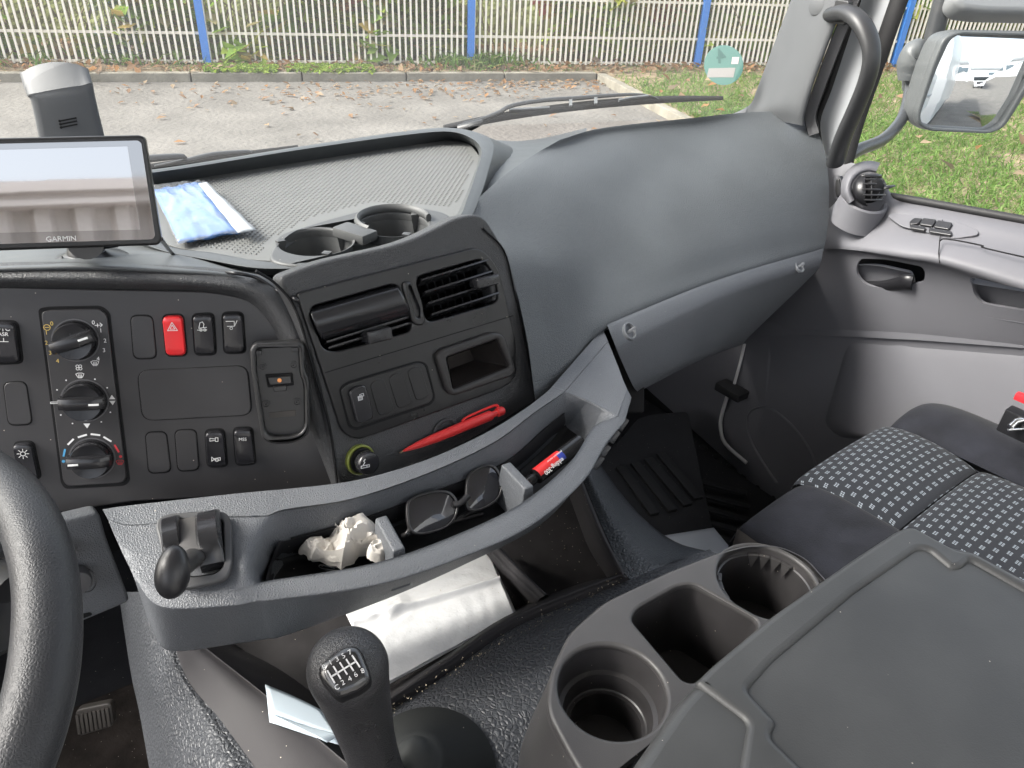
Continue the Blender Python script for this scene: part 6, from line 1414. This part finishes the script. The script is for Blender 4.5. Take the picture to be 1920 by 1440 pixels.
# folded paper
fp_ = thing('folded_paper', 'folded pale blue-white paper slip leaning on the tray wall left of the gear lever', 'paper', tuple(Z(560, 1340, -.65)))
PB2 = mat('pale_paper', (.52, .60, .66), .55, .4)
for i in range(4):
    o_ = V((0, 0, -.0022*i)); a, b, c, d = [Z(x, y, z) for x, y, z in ((497, 1283-i, -.625), (600, 1330, -.625), (638+i, 1378+i*3, -.618), (507-i, 1338+i*3, -.615))]
    e_ = Z(613, 1390+i*2, -.612)
    vs, fs = patch(a+o_, b+o_, c+o_, d+o_+(e_-c)*.0, 10, 6, lambda u, v: V((0, 0, .002*math.sin(u*3+v*2))))
    o = mesh('sheet', vs, fs, PB2, fp_, 180); solidify(o.data, .0007)
vs, fs = patch(Z(507, 1338, -.613), Z(570, 1360, -.616), Z(638, 1378, -.616), Z(613, 1391, -.610), 8, 6, lambda u, v: V((0, 0, .0))); o = mesh('flap', vs, fs, PB2, fp_, 180); solidify(o.data, .0007)
# paper on the mat
pf = thing('paper_sheet', 'white sheet of paper lying on the passenger floor mat', 'paper', tuple(Z(1300, 1020, -.985)))
a, b, c, d = Z(1224, 1008, -.985), Z(1338, 990, -.985), Z(1400, 1068, -.985), Z(1290, 1085, -.985)
vs, fs = patch(a, b, c, d, 12, 12, lambda u, v: V((0, 0, .004*math.sin(u*2.5)*v+.001))); o = mesh('sheet', vs, fs, PAPER, pf, 180); solidify(o.data, .0008)
# ================================================================ WIPERS, STICKER
WM = mat('wiper_black', (.020, .021, .022), .4, .5)
w1 = thing('wiper', 'black wiper with linked bow and blade resting across the lower right windscreen', 'wiper', tuple(W(1000, 215, 1.46)))
def dd(x): return 1.42+(x-840)/510*.14
blade = [(832, 240), (880, 231), (960, 216), (1060, 202), (1160, 192), (1260, 186), (1355, 184)]
tube('blade', [W(x, y, dd(x)) for x, y in blade], [.004, .0055, .006, .006, .006, .005, .003], RUBBER, w1, 8, 1.4, sm=5)
tube('bow', [W(x, y, dd(x)-.01) for x, y in ((868, 231), (900, 224), (935, 211), (960, 198), (1020, 188), (1085, 184), (1130, 180), (1190, 177), (1222, 181), (1235, 186))], [.003, .0045, .006, .006, .0065, .007, .006, .0045, .003, .0025], WM, w1, 10, .6, sm=5)
tube('link', [W(x, y, dd(x)-.012) for x, y in ((955, 206), (990, 204), (1030, 202))], .003, mat('wiper_grey', (.16, .17, .18), .35), w1, 8)
tube('link', [W(x, y, dd(x)-.012) for x, y in ((1160, 188), (1185, 183), (1215, 180))], .003, mat('wiper_grey', (.16, .17, .18)), w1, 8)
for x, y in ((1070, 193), (1117, 189)): boxo('joint', W(x, y, dd(x)-.018), CRx*.003, CUx*.006, FW*.003, mat('wiper_grey', (.16, .17, .18)), w1)
tube('arm', [W(862, 243, 1.42), W(885, 236, 1.41), W(905, 228, 1.41)], [.010, .008, .005], WM, w1, 10, sm=3)
w2 = thing('wiper', 'black wiper lying low behind the dashboard tray rim at left', 'wiper', tuple(W(400, 292, 1.2)))
tube('blade', [W(x, y, d) for x, y, d in ((225, 326, 1.14), (330, 309, 1.18), (450, 292, 1.24), (558, 276, 1.30))], [.006, .006, .005, .003], RUBBER, w2, 8, 1.3, sm=5)
tube('bow', [W(x, y, d) for x, y, d in ((200, 305, 1.10), (285, 297, 1.13), (340, 293, 1.16), (344, 297, 1.16))], [.009, .009, .007, .003], WM, w2, 10, .6, sm=4)
tube('bow', [W(x, y, d) for x, y, d in ((290, 312, 1.15), (345, 302, 1.17), (400, 290, 1.20), (460, 285, 1.23), (470, 284, 1.24))], [.003, .006, .007, .006, .003], WM, w2, 10, .6, sm=4)
stk_ = thing('emission_sticker', 'round green emission sticker with a 4 and white field on the windscreen', 'sticker', tuple(W(1357, 122, 1.455)))
STP = Pl(W(1357, 122, 1.455), W(1400, 118, 1.440), W(1350, 170, 1.475))
ring = [(1357+37*math.cos(a)+ -0.0*a, 122+37.5*math.sin(a)) for a in [i*2*math.pi/40 for i in range(40)]]
plate('disc', STP, ring, mat('sticker_green', (.085, .19, .17), .55, .4), stk_, 0, .0006, .0001, 0)
plate('white_field', STP, [(1329, 128), (1379, 127), (1375, 145), (1325, 145)], mat('sticker_white', (.30, .29, .285), .6), stk_, .0004, .0004, .00005, 0)
text('4', STP, 1352, 106, -100, 14, .026, mat('sticker_print', (.035, .10, .09), .6), parent=stk_, h=.0005, bold=.0004, up=V((0, 0, 1)))
plate('seal_mark', STP, [(1373, 107), (1386, 107), (1384, 120), (1371, 120)], mat('sticker_pale', (.55, .45, .46), .6), stk_, .0004, .0004, .00005, 0)
